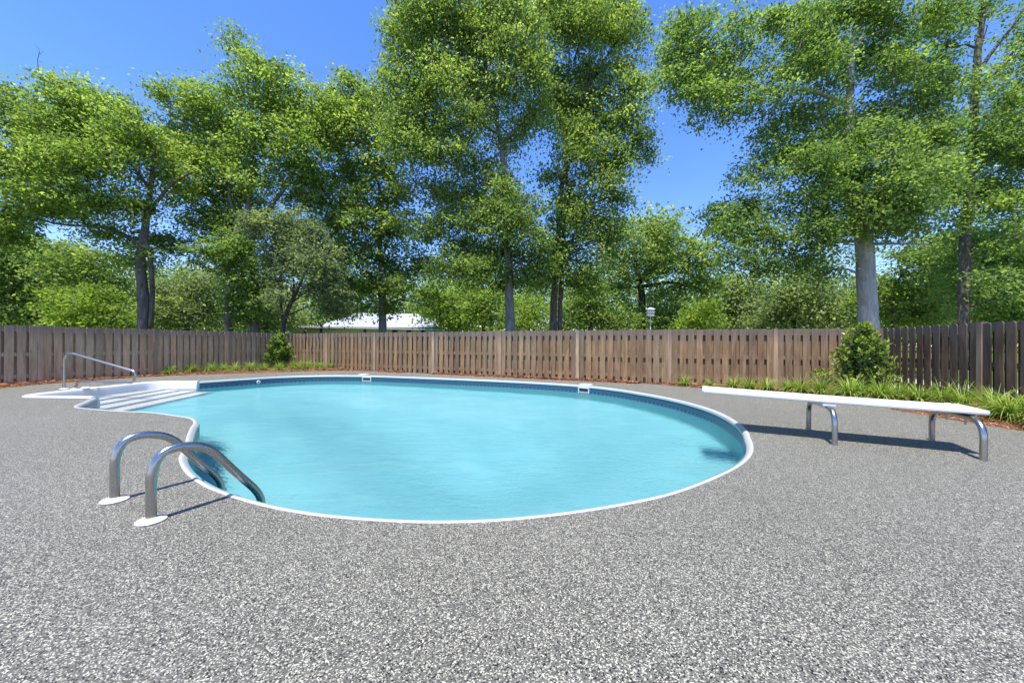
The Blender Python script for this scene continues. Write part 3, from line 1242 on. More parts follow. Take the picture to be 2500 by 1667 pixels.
def shrub(name, base, hgt, rad, nst, leafL, label, seed, top_bias=1.0, cone=.5):
    r = np.random.default_rng(seed)
    root = empty(name, (base.x, base.y, 0), label=label, cat='shrub')
    Q, T = [], []
    st = MB()
    for s in range(nst):
        a = r.uniform(0, 6.283)
        hh = hgt * (r.uniform(.25, 1.0) if s > 2 else 1.0 - .06 * s)
        rr = rad * (1 - (hh / hgt) ** 1.6 * cone) * math.sqrt(r.random())
        tip = np.array([math.cos(a) * rr, math.sin(a) * rr, hh])
        basep = np.array([math.cos(a) * .05, math.sin(a) * .05, 0])
        midp = basep * .4 + tip * .6 + np.array([math.cos(a), math.sin(a), 0]) * rr * .15 - np.array([0, 0, hh * .05])
        st.tube([basep, midp, tip], [.010, .006, .003], 5, False)
        nw = max(3, int(hh / .055))
        for w in range(nw):
            t = .25 + .75 * w / (nw - 1)
            c = (1 - t) ** 2 * basep + 2 * t * (1 - t) * midp + t * t * tip
            for l_ in range(4 if w < nw - 1 else 8):
                az = r.uniform(0, 6.283)
                el = r.uniform(-.2, .9) if w < nw - 1 else r.uniform(.3, 1.3)
                d = np.array([math.cos(az) * math.cos(el), math.sin(az) * math.cos(el), math.sin(el)])
                sd = np.cross(d, r.normal(size=3))
                sd /= np.linalg.norm(sd) + 1e-9
                L = leafL * r.uniform(.65, 1.2)
                p0 = c + r.normal(0, .012, 3)
                Q.append([p0, p0 + d * L * .5 + sd * L * .21, p0 + d * L, p0 + d * L * .5 - sd * L * .21])
                T.append(np.clip(r.normal(.34 + (.42 if w >= nw - 2 else 0) * top_bias, .16), 0, 1))
    st.obj('stem', M['bark_brown'], root)
    link('foliage', quad_mesh('foliage', np.array(Q), M['shrubleaf'], T), root)
    return root


g = on(667, 900, 0)
shrub('corner_shrub', Vector((-9.0, 14.25)), 1.30, .66, 90, .12, 'bushy green shrub in the fence corner behind the far grass clumps', 3, .8, .85)
shrub('broadleaf_shrub', Vector((7.15, 7.55)), 1.42, .86, 115, .088, 'tall glossy shrub with lime young tips standing in front of the back fence', 4, 1.0, .88)

# ------------------------------------------------------------------ trees
TWIG_M = 'bark_brown'


def leaves(P, spray, L, r, tone, droop=.0):
    """P (n,3) leaf positions -> (n,4,3) rhombs"""
    n_ = len(P)
    if spray is None:
        az = r.uniform(0, 6.283, n_)
        el = r.normal(-.25 - droop, .6, n_)
    else:
        az = spray[0] + r.normal(0, .75, n_)
        el = spray[1] + r.normal(-.05, .42, n_)
    d = np.stack([np.cos(az) * np.cos(el), np.sin(az) * np.cos(el), np.sin(el)], 1)
    nrm = r.normal(size=(n_, 3)) * .75
    nrm[:, 2] += .9
    sd = np.cross(d, nrm)
    sd /= np.linalg.norm(sd, axis=1)[:, None] + 1e-9
    ll = (L * r.uniform(.6, 1.3, n_))[:, None]
    w = ll * .27
    bend = np.zeros((n_, 3))
    return np.stack([P, P + d * ll * .48 + sd * w, P + d * ll, P + d * ll * .48 - sd * w], 1)


def twigs(A, B, ra, rb, r):
    """cones from A to B, (n,3) each -> quads (3n,4,3)"""
    d = B - A
    d /= np.linalg.norm(d, axis=1)[:, None] + 1e-9
    ref = np.where(np.abs(d[:, 2:3]) > .9, np.array([[1., 0, 0]]), np.array([[0, 0, 1.]]))
    u = np.cross(d, ref)
    u /= np.linalg.norm(u, axis=1)[:, None] + 1e-9
    w = np.cross(d, u)
    out = []
    ring = [(math.cos(2 * math.pi * k / 3), math.sin(2 * math.pi * k / 3)) for k in range(3)]
    for k in range(3):
        c0_, s0_ = ring[k]
        c1_, s1_ = ring[(k + 1) % 3]
        o0, o1 = u * c0_ + w * s0_, u * c1_ + w * s1_
        out.append(np.stack([A + o0 * ra[:, None], A + o1 * ra[:, None], B + o1 * rb, B + o0 * rb], 1))
    return np.concatenate(out)


TREE_STATS = [0]


def make_tree(name, label, depth, trunks, blobs, leaf, bark, cat='tree', group=None, lpx=7.8, cover=2.8, seed=1, clump_px=17, tone=0.0, droop=0.0, dens_twig=.8, flat=.42):
    r = np.random.default_rng(seed)
    b0 = trunks[0][0]
    base = at(b0[0], b0[1], depth)
    root = empty(name, (base.x, base.y, 0), label=label, cat=cat, group=group)
    org = np.array([base.x, base.y, 0.0])
    pxm = depth / F
    # --- trunk and limbs
    mb = MB()
    skel, srad = [], []
    for ti, path_ in enumerate(trunks):
        pts, rad = [], []
        for q in path_:
            dz = q[3] if len(q) > 3 else 0.0
            p = at(q[0], q[1], depth) + Vector((0, dz, 0))
            pts.append(np.array(p) - org)
            rad.append(q[2] * pxm / 2 / math.hypot(1, (q[0] - CX) / F))
        if ti == 0:
            foot = pts[0].copy()
            foot[2] = -.05
            pts = [foot] + pts
            rad = [rad[0] * 1.08] + rad
        P, Rr = [], []
        for i in range(len(pts) - 1):
            g_ = lambda j: pts[min(max(j, 0), len(pts) - 1)]
            p0, p1, p2_, p3 = g_(i - 1), g_(i), g_(i + 1), g_(i + 2)
            m = 5
            for q in range(m):
                t = q / m
                P.append(.5 * ((2 * p1) + (p2_ - p0) * t + (2 * p0 - 5 * p1 + 4 * p2_ - p3) * t * t + (3 * p1 - p0 - 3 * p2_ + p3) * t ** 3) + r.normal(0, rad[i] * (.02 if ti == 0 else .06), 3))
                Rr.append((rad[i] * (1 - t) + rad[i + 1] * t) * r.uniform(.96, 1.05))
        P.append(pts[-1])
        Rr.append(rad[-1])
        mb.tube(P, Rr, 12 if ti == 0 else 8)
        skel += P
        srad += Rr
    skel = np.array(skel)
    srad = np.array(srad)
    # --- blobs to world
    B = []
    for b in blobs:
        cx, cy, rx, ry = b[:4]
        den = b[4] if len(b) > 4 else 1.0
        tn = b[5] if len(b) > 5 else 0.0
        dz = b[6] if len(b) > 6 else r.uniform(-.8, .8) * rx * pxm
        c = np.array(at(cx, cy, depth)) - org
        c[1] += dz
        B.append((c, rx * pxm, ry * pxm, den, tn))
    # auto limbs
    nodes = [skel]
    if len(skel) > 1:
        for c, rx, ry, den, tn in B:
            dd = skel - c
            cost = np.linalg.norm(dd, axis=1) + np.maximum(dd[:, 2], -.2) * 1.2
            i = int(np.argmin(cost))
            if np.linalg.norm(dd[i]) < .35 * rx:
                continue
            a = skel[i]
            L = np.linalg.norm(c - a)
            m1 = a * .6 + c * .4 + np.array([0, 0, .10 * L]) + r.normal(0, .05 * L, 3)
            m2 = a * .25 + c * .75 + np.array([0, 0, .08 * L]) + r.normal(0, .06 * L, 3)
            r0 = min(srad[i] * .6, .03 + .02 * L)
            pp = [a, m1, m2, c]
            mb.tube(pp, [r0, r0 * .7, r0 * .45, r0 * .2], 5, False)
            seg = np.array([a + (m1 - a) * t for t in (.3, .7)] + [m1 + (m2 - m1) * t for t in (0, .35, .7)] + [m2 + (c - m2) * t for t in (0, .4, .8, 1)])
            nodes.append(seg)
    nodes = np.concatenate(nodes)
    trunk_o = mb.obj('trunk', M[bark], root, smooth=True)
    # --- clumps and leaves
    LP, LT, CB, LA, LE = [], [], [], [], []
    sg = clump_px * pxm
    Lm = lpx * pxm
    for c, rx, ry, den, tn in B:
        npx = math.pi * (rx / pxm) * (ry / pxm)
        nl = int(npx * cover * den / (.135 * lpx * lpx))
        K = 66
        nc = max(4, nl // K)
        u = r.normal(size=(nc, 3))
        u /= np.linalg.norm(u, axis=1)[:, None]
        rad = r.random(nc) ** (1 / 2.1)
        stray = r.random(nc) < .16
        rad = np.where(stray, r.uniform(.98, 1.28, nc), rad * .97)
        cc_ = c + u * rad[:, None] * np.array([rx, (rx + ry) * .45, ry]) * 1.0
        ctone = r.normal(0, .21, nc)
        caz = r.uniform(0, 6.283, nc)
        cel = r.normal(-.2 - droop, .45, nc)
        big = np.where(stray, .62, r.uniform(.65, 1.35, nc))
        ids = np.repeat(np.arange(nc), K)
        off = np.clip(r.normal(size=(nc * K, 3)), -1.75, 1.75) * np.array([sg * 1.15, sg * 1.15, sg * flat]) * big[ids][:, None]
        tilt = r.normal(0, .38, (nc, 2))
        keep_ = ~stray[ids] | (np.arange(nc * K) % K < K * .45)
        off[:, 2] += off[:, 0] * tilt[ids, 0] + off[:, 1] * tilt[ids, 1] - .25 * (off[:, 0] ** 2 + off[:, 1] ** 2) / (sg * 1.6)
        P_ = cc_[ids] + off
        hrel = (P_[:, 2] - c[2]) / ry
        LP.append(P_[keep_])
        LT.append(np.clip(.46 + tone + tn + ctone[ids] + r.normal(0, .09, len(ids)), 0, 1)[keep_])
        LA.append(caz[ids][keep_])
        LE.append(cel[ids][keep_])
        CB.append(cc_)
    LP = np.concatenate(LP)
    LT = np.concatenate(LT)
    CB = np.concatenate(CB)
    Q = leaves(LP, (np.concatenate(LA), np.concatenate(LE)), Lm, r, LT, droop)
    link('crown', quad_mesh('crown', Q, M[leaf], LT), root)
    TREE_STATS[0] += len(LP)
    # twigs
    sel_ = r.random(len(CB)) < dens_twig
    T_ = CB[sel_]
    if len(T_):
        idx = np.empty(len(T_), int)
        for s in range(0, len(T_), 2000):
            idx[s:s + 2000] = np.argmin(np.linalg.norm(T_[s:s + 2000, None, :] - nodes[None], axis=2) + np.maximum(nodes[None, :, 2] - T_[s:s + 2000, None, 2], 0), 1)
        A = nodes[idx]
        ln_ = np.linalg.norm(T_ - A, axis=1)
        ra = np.clip(.010 + .014 * ln_, .010, .05)
        mid = (A + T_) / 2 + r.normal(0, .07, A.shape) * ln_[:, None] + np.array([0, 0, .05]) * ln_[:, None]
        q1 = twigs(A, mid, ra, .0, r)
        q1 = twigs(A, mid, ra, .55 * .012, r)
        q2 = twigs(mid, T_, ra * .6, .003, r)
        link('twig', quad_mesh('twig', np.concatenate([q1, q2]), M[bark]), root)['kind'] = 'stuff'
    return root


# --- far woods closing the horizon
def woods():
    r = np.random.default_rng(77)
    depth = 62.0
    n_ = 250000
    K = 30
    nc = n_ // K
    px = r.uniform(-300, 2800, nc)
    top = 662 + 22 * np.sin(px / 83) + 18 * np.sin(px / 37 + 1) + 10 * np.sin(px / 17 + 2)
    py = top + (836 - top) * r.random(nc) ** .75
    dz = r.uniform(-7, 10, nc)
    cen_ = np.array([at(a, b, depth) for a, b in zip(px, py)])
    cen_[:, 1] += dz
    ids = np.repeat(np.arange(nc), K)
    P_ = cen_[ids] + r.normal(size=(len(ids), 3)) * np.array([1.1, 1.1, .7])
    P_[:, 2] = np.maximum(P_[:, 2], .05)
    T_ = np.clip(.40 + r.normal(0, .2, nc)[ids] + r.normal(0, .12, len(ids)), 0, 1)
    Q = leaves(P_, None, .5, r, T_)
    tag(link('distant_woods', quad_mesh('distant_woods', Q, M['leaf_mid'], T_)), kind='stuff')


woods()

# --- middle distance trees, each its own
MID = [
    ('dark_oak', 'dark spreading oak low behind the shaded fence at its near end', 30, [[(100, 800, 20), (95, 720, 16), (120, 650, 10)]],
     [(60, 610, 100, 60), (20, 690, 90, 60), (110, 700, 90, 55), (150, 640, 70, 50, .8), (-60, 640, 110, 90), (40, 770, 90, 40, .9)], 'leaf_mid', 'bark_dark', -.12),
    ('lime_maple', 'bright lime young tree low behind the shaded fence', 22, [[(215, 805, 8), (215, 760, 5)]],
     [(210, 755, 85, 45), (165, 725, 50, 35), (275, 770, 60, 35), (240, 715, 50, 25, .8), (150, 790, 40, 25)], 'leaf_lime', 'bark_brown', -.08),
    ('shade_tree', 'mid green tree filling the space between the lime tree and the old oak trunk', 27, [[(270, 805, 12), (275, 700, 8)]],
     [(270, 660, 80, 60), (200, 640, 60, 50, .8), (300, 720, 60, 50, .9)], 'leaf_mid', 'bark_dark', -.05),
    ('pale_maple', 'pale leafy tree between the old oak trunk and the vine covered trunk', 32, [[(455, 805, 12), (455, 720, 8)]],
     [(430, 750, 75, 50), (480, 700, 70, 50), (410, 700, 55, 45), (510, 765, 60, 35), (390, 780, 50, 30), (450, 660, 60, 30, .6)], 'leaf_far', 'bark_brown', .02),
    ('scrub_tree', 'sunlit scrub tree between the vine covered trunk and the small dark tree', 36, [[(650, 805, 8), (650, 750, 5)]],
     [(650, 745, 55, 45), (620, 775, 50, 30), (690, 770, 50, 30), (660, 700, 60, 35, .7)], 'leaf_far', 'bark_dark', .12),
    ('hedge_tree', 'yellow green tree just beyond the end of the pale metal roof', 40, [[(1075, 808, 8), (1075, 760, 6)]],
     [(1098, 728, 58, 45), (1112, 785, 42, 24), (1120, 775, 50, 30), (1040, 730, 50, 40, .8)], 'leaf_lime', 'bark_dark', -.12),
    ('thin_maple', 'slim brown trunked tree between the metal roof and the tall straight tree', 30, [[(1181, 808, 9), (1180, 740, 7), (1176, 690, 4)]],
     [(1170, 700, 60, 45), (1200, 745, 55, 35), (1150, 750, 50, 35, .8), (1180, 640, 60, 45, .7)], 'leaf_gold', 'bark_dark', -.1),
    ('lime_sapling', 'bright lime sapling showing between the tall straight trunk and the twin trunks', 26, [[(1292, 808, 4), (1292, 770, 3)]],
     [(1290, 775, 38, 30), (1315, 750, 30, 28, .7), (1270, 740, 30, 25, .6)], 'leaf_lime', 'bark_dark', .05),
    ('understorey_tree', 'shady green tree low beside the twin trunks', 33, [[(1440, 808, 9), (1440, 740, 6)]],
     [(1430, 735, 60, 45), (1395, 770, 45, 32), (1470, 775, 60, 30), (1450, 690, 50, 40, .8), (1520, 785, 45, 24)], 'leaf_mid', 'bark_dark', .02),
    ('round_oak', 'round crowned oak with dark limbs behind the white birdhouse', 38, [[(1565, 808, 20), (1568, 740, 18), (1560, 680, 13), (1550, 630, 7)], [(1568, 700, 10), (1640, 690, 8), (1700, 705, 5), (1725, 720, 3)], [(1562, 690, 10), (1600, 640, 7), (1610, 580, 4)]],
     [(1560, 575, 80, 48), (1500, 620, 65, 55), (1625, 590, 70, 50), (1590, 650, 85, 42, .8), (1680, 640, 55, 50), (1520, 700, 70, 50, .8), (1700, 690, 50, 45), (1620, 720, 60, 35, .5), (1590, 770, 80, 30), (1660, 765, 60, 35)], 'leaf_mid', 'bark_dark', .05),
    ('lime_bush_tree', 'small lime crowned tree behind the middle of the back fence', 30, [[(1705, 808, 6), (1705, 770, 4)]],
     [(1710, 765, 42, 38), (1690, 785, 40, 22)], 'leaf_lime', 'bark_dark', -.02),
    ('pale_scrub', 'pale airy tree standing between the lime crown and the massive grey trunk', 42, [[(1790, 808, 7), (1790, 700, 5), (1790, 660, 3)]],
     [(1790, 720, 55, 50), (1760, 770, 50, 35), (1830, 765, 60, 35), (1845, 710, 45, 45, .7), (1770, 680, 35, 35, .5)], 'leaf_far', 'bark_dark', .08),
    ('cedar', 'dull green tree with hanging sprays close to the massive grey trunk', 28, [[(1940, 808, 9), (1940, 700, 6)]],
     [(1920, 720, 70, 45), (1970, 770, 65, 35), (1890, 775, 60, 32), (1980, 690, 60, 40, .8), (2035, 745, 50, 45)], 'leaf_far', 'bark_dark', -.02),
    ('woodland_tree', 'dense woodland tree right behind the massive grey trunk', 26, [[(2180, 808, 10), (2182, 700, 8)]],
     [(2190, 640, 80, 50), (2230, 700, 80, 45), (2160, 720, 60, 45), (2200, 765, 70, 35, .8), (2260, 620, 70, 45), (2280, 760, 60, 35)], 'leaf_mid', 'bark_brown', .05),
    ('edge_tree', 'bright green tree over the dark fence beyond the second grey trunk', 18, [[(2470, 800, 16), (2470, 700, 12), (2460, 620, 8)]],
     [(2440, 580, 90, 60), (2490, 650, 80, 60), (2400, 650, 70, 50, .8), (2450, 710, 90, 45), (2500, 755, 60, 40), (2340, 700, 60, 45, .8), (2400, 760, 70, 30, .8), (2560, 600, 90, 110)], 'leaf_deep', 'bark_brown', .12),
]
for i, (nm, lab, dp, tr, bl, lf, bk, tn) in enumerate(MID):
    make_tree(nm, lab, dp, tr, bl, lf, bk, group='trees in the middle distance', lpx=8.0, cover=2.9, seed=200 + i, clump_px=15, tone=tn, dens_twig=.25)

# --- the big trees
make_tree('water_oak', 'old wide oak with forked brown trunk rising behind the shaded fence', 16,
          [[(352, 806, 36), (350, 720, 31), (342, 640, 27), (350, 590, 24), (362, 500, 17), (372, 420, 12), (380, 330, 6)],
           [(348, 600, 20), (300, 572, 15), (240, 552, 12), (170, 550, 9), (110, 540, 6), (50, 520, 3)],
           [(205, 550, 9), (196, 500, 6), (150, 430, 4), (90, 380, 3)],
           [(368, 800, 14), (372, 720, 14), (368, 640, 14), (356, 590, 14)],
           [(362, 520, 12), (420, 450, 9), (470, 420, 5)],
           [(365, 460, 10), (300, 380, 7), (230, 320, 5), (120, 250, 3)],
           [(130, 230, 4), (100, 190, 3), (92, 150, 2.2), (96, 125, 1.5), (84, 108, 1)], [(96, 150, 1.6), (106, 154, .8)], [(97, 133, 1.2), (106, 126, .8)]],
          [(30, 260, 75, 45), (110, 255, 75, 45), (190, 240, 70, 42), (262, 262, 65, 40), (-60, 290, 80, 60), (60, 330, 90, 45), (160, 320, 95, 50), (260, 335, 95, 50), (345, 330, 60, 55),
           (10, 410, 80, 45), (100, 405, 90, 45), (200, 410, 95, 50), (300, 420, 90, 50), (380, 410, 60, 55, .8), (40, 480, 90, 42), (140, 490, 90, 40), (240, 490, 80, 42), (330, 500, 70, 40),
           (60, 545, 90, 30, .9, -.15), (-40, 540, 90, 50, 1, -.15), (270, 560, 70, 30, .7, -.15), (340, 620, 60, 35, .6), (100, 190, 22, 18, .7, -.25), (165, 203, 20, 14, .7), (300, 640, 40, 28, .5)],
          'leaf_gold', 'bark_brown', cover=2.9, seed=1, tone=.0)

make_tree('spreading_oak', 'tall spreading oak with pale forked limbs and dead twigs at its top', 18,
          [[(622, 806, 26), (620, 720, 22), (616, 640, 20), (612, 590, 19), (605, 540, 17), (612, 470, 13), (620, 400, 10), (618, 330, 7), (612, 260, 4)],
           [(612, 565, 14), (580, 530, 12), (560, 470, 9), (600, 460, 8)],
           [(606, 468, 11), (570, 410, 9), (530, 365, 8), (480, 338, 7), (445, 322, 5), (370, 330, 4), (300, 316, 3)],
           [(616, 570, 13), (650, 520, 11), (690, 465, 11), (715, 420, 9), (732, 380, 7), (742, 320, 5), (745, 265, 3)],
           [(618, 340, 6), (670, 330, 4), (710, 300, 2)],
           [(640, 280, 6), (625, 230, 5), (608, 160, 4), (580, 130, 3.5), (552, 105, 3), (541, 75, 2), (540, 48, 1.2)], [(552, 108, 2), (530, 100, 1.2), (512, 106, .8)], [(585, 132, 2), (600, 145, 1.4)],
           [(570, 235, 3), (580, 210, 2), (560, 190, 1.4), (532, 180, 1)], [(568, 232, 2), (556, 215, 1.4), (545, 205, .9)], [(580, 212, 1.8), (585, 190, 1)], [(660, 300, 4), (640, 250, 3), (610, 205, 2), (590, 205, 1.4)]],
          [(395, 215, 36, 30, .9), (455, 225, 60, 36), (510, 245, 55, 45), (430, 280, 70, 40), (520, 310, 70, 50), (640, 190, 46, 42), (610, 240, 46, 40, .8), (655, 245, 50, 45), (575, 290, 40, 30, .6),
           (712, 215, 50, 42), (765, 235, 55, 48), (720, 290, 65, 50), (640, 330, 60, 50), (790, 300, 50, 50), (470, 370, 80, 45), (400, 350, 60, 45), (560, 390, 70, 50), (660, 400, 65, 50, .8), (750, 370, 60, 55),
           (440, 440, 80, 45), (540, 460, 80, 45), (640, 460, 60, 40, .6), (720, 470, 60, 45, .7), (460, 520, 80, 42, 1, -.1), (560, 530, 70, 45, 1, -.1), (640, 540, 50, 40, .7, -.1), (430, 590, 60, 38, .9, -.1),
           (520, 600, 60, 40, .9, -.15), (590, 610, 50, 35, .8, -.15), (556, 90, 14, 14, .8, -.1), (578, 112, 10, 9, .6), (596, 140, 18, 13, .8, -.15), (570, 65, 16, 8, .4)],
          'leaf_gold', 'bark_grey', cover=2.8, seed=2, tone=-.03)

make_tree('vine_covered_tree', 'trunk wrapped in dark green vines beside the pale oak trunk', 17,
          [[(556, 806, 20), (556, 720, 18), (560, 640, 15), (565, 580, 10)]],
          [(557, 770, 24, 38), (556, 710, 26, 42), (560, 650, 30, 42), (585, 600, 46, 40), (600, 690, 42, 50, .9), (612, 745, 34, 38, .9), (520, 620, 42, 34, .8), (640, 650, 40, 40, .8)],
          'leaf_deep', 'bark_brown', cover=2.8, seed=3, tone=-.03, lpx=7.5, clump_px=11)

make_tree('small_dark_tree', 'small dark tree with several crooked stems just behind the corner shrub', 15.6,
          [[(690, 812, 13), (698, 770, 12), (712, 735, 10), (735, 690, 7), (752, 640, 4)], [(692, 800, 8), (686, 750, 7), (684, 700, 4)], [(700, 770, 8), (716, 720, 6), (716, 660, 4)], [(712, 738, 6), (745, 715, 4), (780, 690, 3)]],
          [(700, 540, 60, 50), (745, 575, 65, 45), (660, 600, 50, 45), (720, 630, 75, 45), (790, 640, 60, 45), (680, 660, 45, 35, .7), (770, 700, 60, 35, .8), (800, 755, 50, 32, .8), (640, 560, 40, 40), (690, 720, 36, 28, .6), (810, 700, 46, 36, .8)],
          'leaf_blue', 'bark_dark', cover=2.8, seed=4, lpx=7.5, clump_px=13)

make_tree('sweetgum', 'slender tree standing in front of the pale metal roof', 20,
          [[(934, 808, 20), (934, 740, 18), (931, 660, 14), (928, 580, 11), (930, 480, 8), (905, 380, 6), (885, 290, 3)], [(930, 640, 7), (960, 560, 5), (1000, 520, 3)], [(928, 560, 6), (880, 460, 5), (850, 400, 4), (820, 330, 2)],
           [(932, 745, 6), (985, 733, 5), (1040, 745, 3), (1070, 765, 2)], [(932, 752, 4), (880, 748, 3), (840, 760, 2)]],
          [(945, 245, 36, 45, .7), (975, 470, 40, 50, .8), (760, 420, 36, 50, .8), (850, 205, 45, 36), (830, 260, 60, 45), (895, 250, 50, 50), (800, 330, 50, 45), (865, 330, 60, 50), (925, 320, 45, 50, .9), (830, 410, 60, 45), (905, 410, 60, 45, .8), (965, 400, 40, 45, .7), (810, 480, 60, 40), (880, 500, 70, 45, .9),
           (950, 490, 45, 40, .6), (840, 560, 65, 45), (920, 570, 75, 45), (990, 560, 50, 45, .7), (870, 630, 70, 42), (950, 640, 70, 40), (1010, 630, 50, 40, .8), (840, 690, 60, 35, .9, -.1), (920, 700, 50, 28, .9, -.1), (985, 705, 60, 25, .7, -.2), (1040, 730, 42, 18, .5, -.2), (930, 745, 52, 18, .9, .1), (860, 745, 50, 26, .9), (800, 700, 50, 40, .8), (790, 620, 50, 45, .8)],
          'leaf_mid', 'bark_grey', cover=2.8, seed=5, lpx=8, clump_px=15)

make_tree('tall_maple', 'tall straight tree with pale grey trunk above the clippings heap', 17,
          [[(1246, 806, 25), (1244, 740, 22), (1240, 650, 18), (1236, 540, 15), (1232, 430, 13), (1222, 345, 12), (1205, 260, 10), (1188, 180, 8), (1176, 120, 7), (1150, 40, 5), (1140, -60, 3)],
           [(1232, 345, 10), (1262, 315, 8), (1290, 300, 7), (1320, 285, 4)], [(1208, 265, 8), (1172, 200, 7), (1130, 150, 5), (1090, 90, 4), (1060, 20, 3)], [(1178, 140, 6), (1210, 90, 5), (1240, 30, 3), (1250, -60, 2)],
           [(1172, 245, 4), (1120, 235, 3), (1080, 240, 2)], [(1236, 480, 8), (1180, 440, 6), (1120, 410, 4), (1060, 380, 3)], [(1238, 560, 7), (1150, 530, 5), (1060, 500, 3), (1010, 480, 2)], [(1240, 655, 7), (1180, 660, 6), (1120, 650, 4)], [(1240, 520, 6), (1290, 480, 4)]],
          [(1000, 20, 60, 55), (1070, 10, 70, 60), (1150, 10, 75, 60), (1230, 0, 65, 60, .9), (960, 70, 40, 42, .9), (1020, 85, 60, 48), (1100, 80, 75, 50), (1180, 80, 70, 50), (1250, 70, 60, 50, .9), (1000, 150, 42, 40, .8), (1070, 150, 70, 45), (1150, 155, 75, 48), (1235, 150, 65, 50),
           (960, 150, 30, 36, .8), (955, 215, 34, 40, .8), (950, 300, 40, 46, .8), (985, 345, 42, 40, .8), (1300, 60, 36, 60, .8), (1310, 130, 34, 45, .7), (1300, 250, 40, 36, .8), (1020, 215, 55, 40), (1090, 225, 70, 45), (1170, 235, 60, 45, .9), (1250, 225, 65, 45), (1300, 190, 45, 45, .8), (1000, 280, 60, 40), (1070, 300, 70, 45), (1145, 310, 65, 45), (1270, 300, 55, 38, .8), (1030, 370, 65, 40), (1105, 385, 70, 42), (1180, 390, 55, 40, .9), (1225, 350, 40, 35, .6),
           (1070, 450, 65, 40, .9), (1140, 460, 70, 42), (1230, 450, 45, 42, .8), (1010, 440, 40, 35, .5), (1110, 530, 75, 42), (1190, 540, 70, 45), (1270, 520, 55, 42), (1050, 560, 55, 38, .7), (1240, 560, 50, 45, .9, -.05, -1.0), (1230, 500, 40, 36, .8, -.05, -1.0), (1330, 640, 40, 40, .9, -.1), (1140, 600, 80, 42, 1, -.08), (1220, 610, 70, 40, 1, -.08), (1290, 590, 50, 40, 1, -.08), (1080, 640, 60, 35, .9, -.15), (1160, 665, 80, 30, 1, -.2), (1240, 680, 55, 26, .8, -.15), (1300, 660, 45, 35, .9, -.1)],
          'leaf_mid', 'bark_grey', cover=2.8, seed=6, tone=.0, droop=.25, lpx=7.6)

make_tree('twin_tree', 'tall tree with two close dark trunks beyond the back fence', 19,
          [[(1351, 806, 19), (1352, 740, 17), (1358, 660, 15), (1364, 560, 13), (1368, 480, 12), (1378, 420, 11), (1392, 370, 9), (1408, 320, 7), (1425, 240, 5), (1440, 140, 3)],
           [(1367, 806, 12), (1368, 740, 12), (1374, 640, 11), (1378, 540, 9), (1384, 470, 8), (1382, 360, 6), (1385, 250, 4), (1390, 120, 3)], [(1425, 230, 5), (1460, 170, 4), (1500, 110, 3), (1530, 60, 2)], [(1400, 150, 4), (1430, 70, 3), (1460, 10, 2)], [(1380, 520, 6), (1440, 500, 4), (1490, 480, 3)], [(1366, 600, 6), (1420, 580, 4), (1480, 600, 3)]],
          [(1325, 20, 34, 60, .7), (1335, 160, 30, 50, .7), (1340, 240, 32, 42, .8), (1325, 300, 26, 28, .6), (1370, 10, 55, 60), (1440, 0, 65, 60), (1510, 15, 55, 50), (1365, 90, 50, 45), (1430, 90, 60, 45), (1500, 85, 50, 42, .8), (1550, 50, 32, 40, .7), (1575, 90, 22, 26, .7), (1385, 170, 55, 45), (1455, 170, 60, 42), (1515, 150, 40, 40, .6), (1375, 250, 50, 45), (1445, 240, 60, 42), (1510, 230, 55, 40),
           (1555, 205, 30, 24, .9, .1), (1400, 320, 60, 42), (1470, 310, 60, 42), (1530, 300, 50, 42, .9), (1560, 350, 34, 40, .8), (1580, 380, 20, 26, .8), (1400, 395, 45, 40, .9), (1465, 385, 60, 40), (1510, 400, 40, 32, .8), (1340, 430, 36, 30, .8), (1400, 460, 60, 40), (1465, 460, 50, 42), (1500, 500, 30, 34, .8),
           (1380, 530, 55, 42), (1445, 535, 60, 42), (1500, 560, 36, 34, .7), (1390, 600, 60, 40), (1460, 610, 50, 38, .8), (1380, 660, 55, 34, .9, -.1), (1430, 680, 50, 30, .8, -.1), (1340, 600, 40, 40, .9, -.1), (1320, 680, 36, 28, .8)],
          'leaf_mid', 'bark_brown', cover=2.8, seed=7, tone=-.02, droop=.2, lpx=7.6)

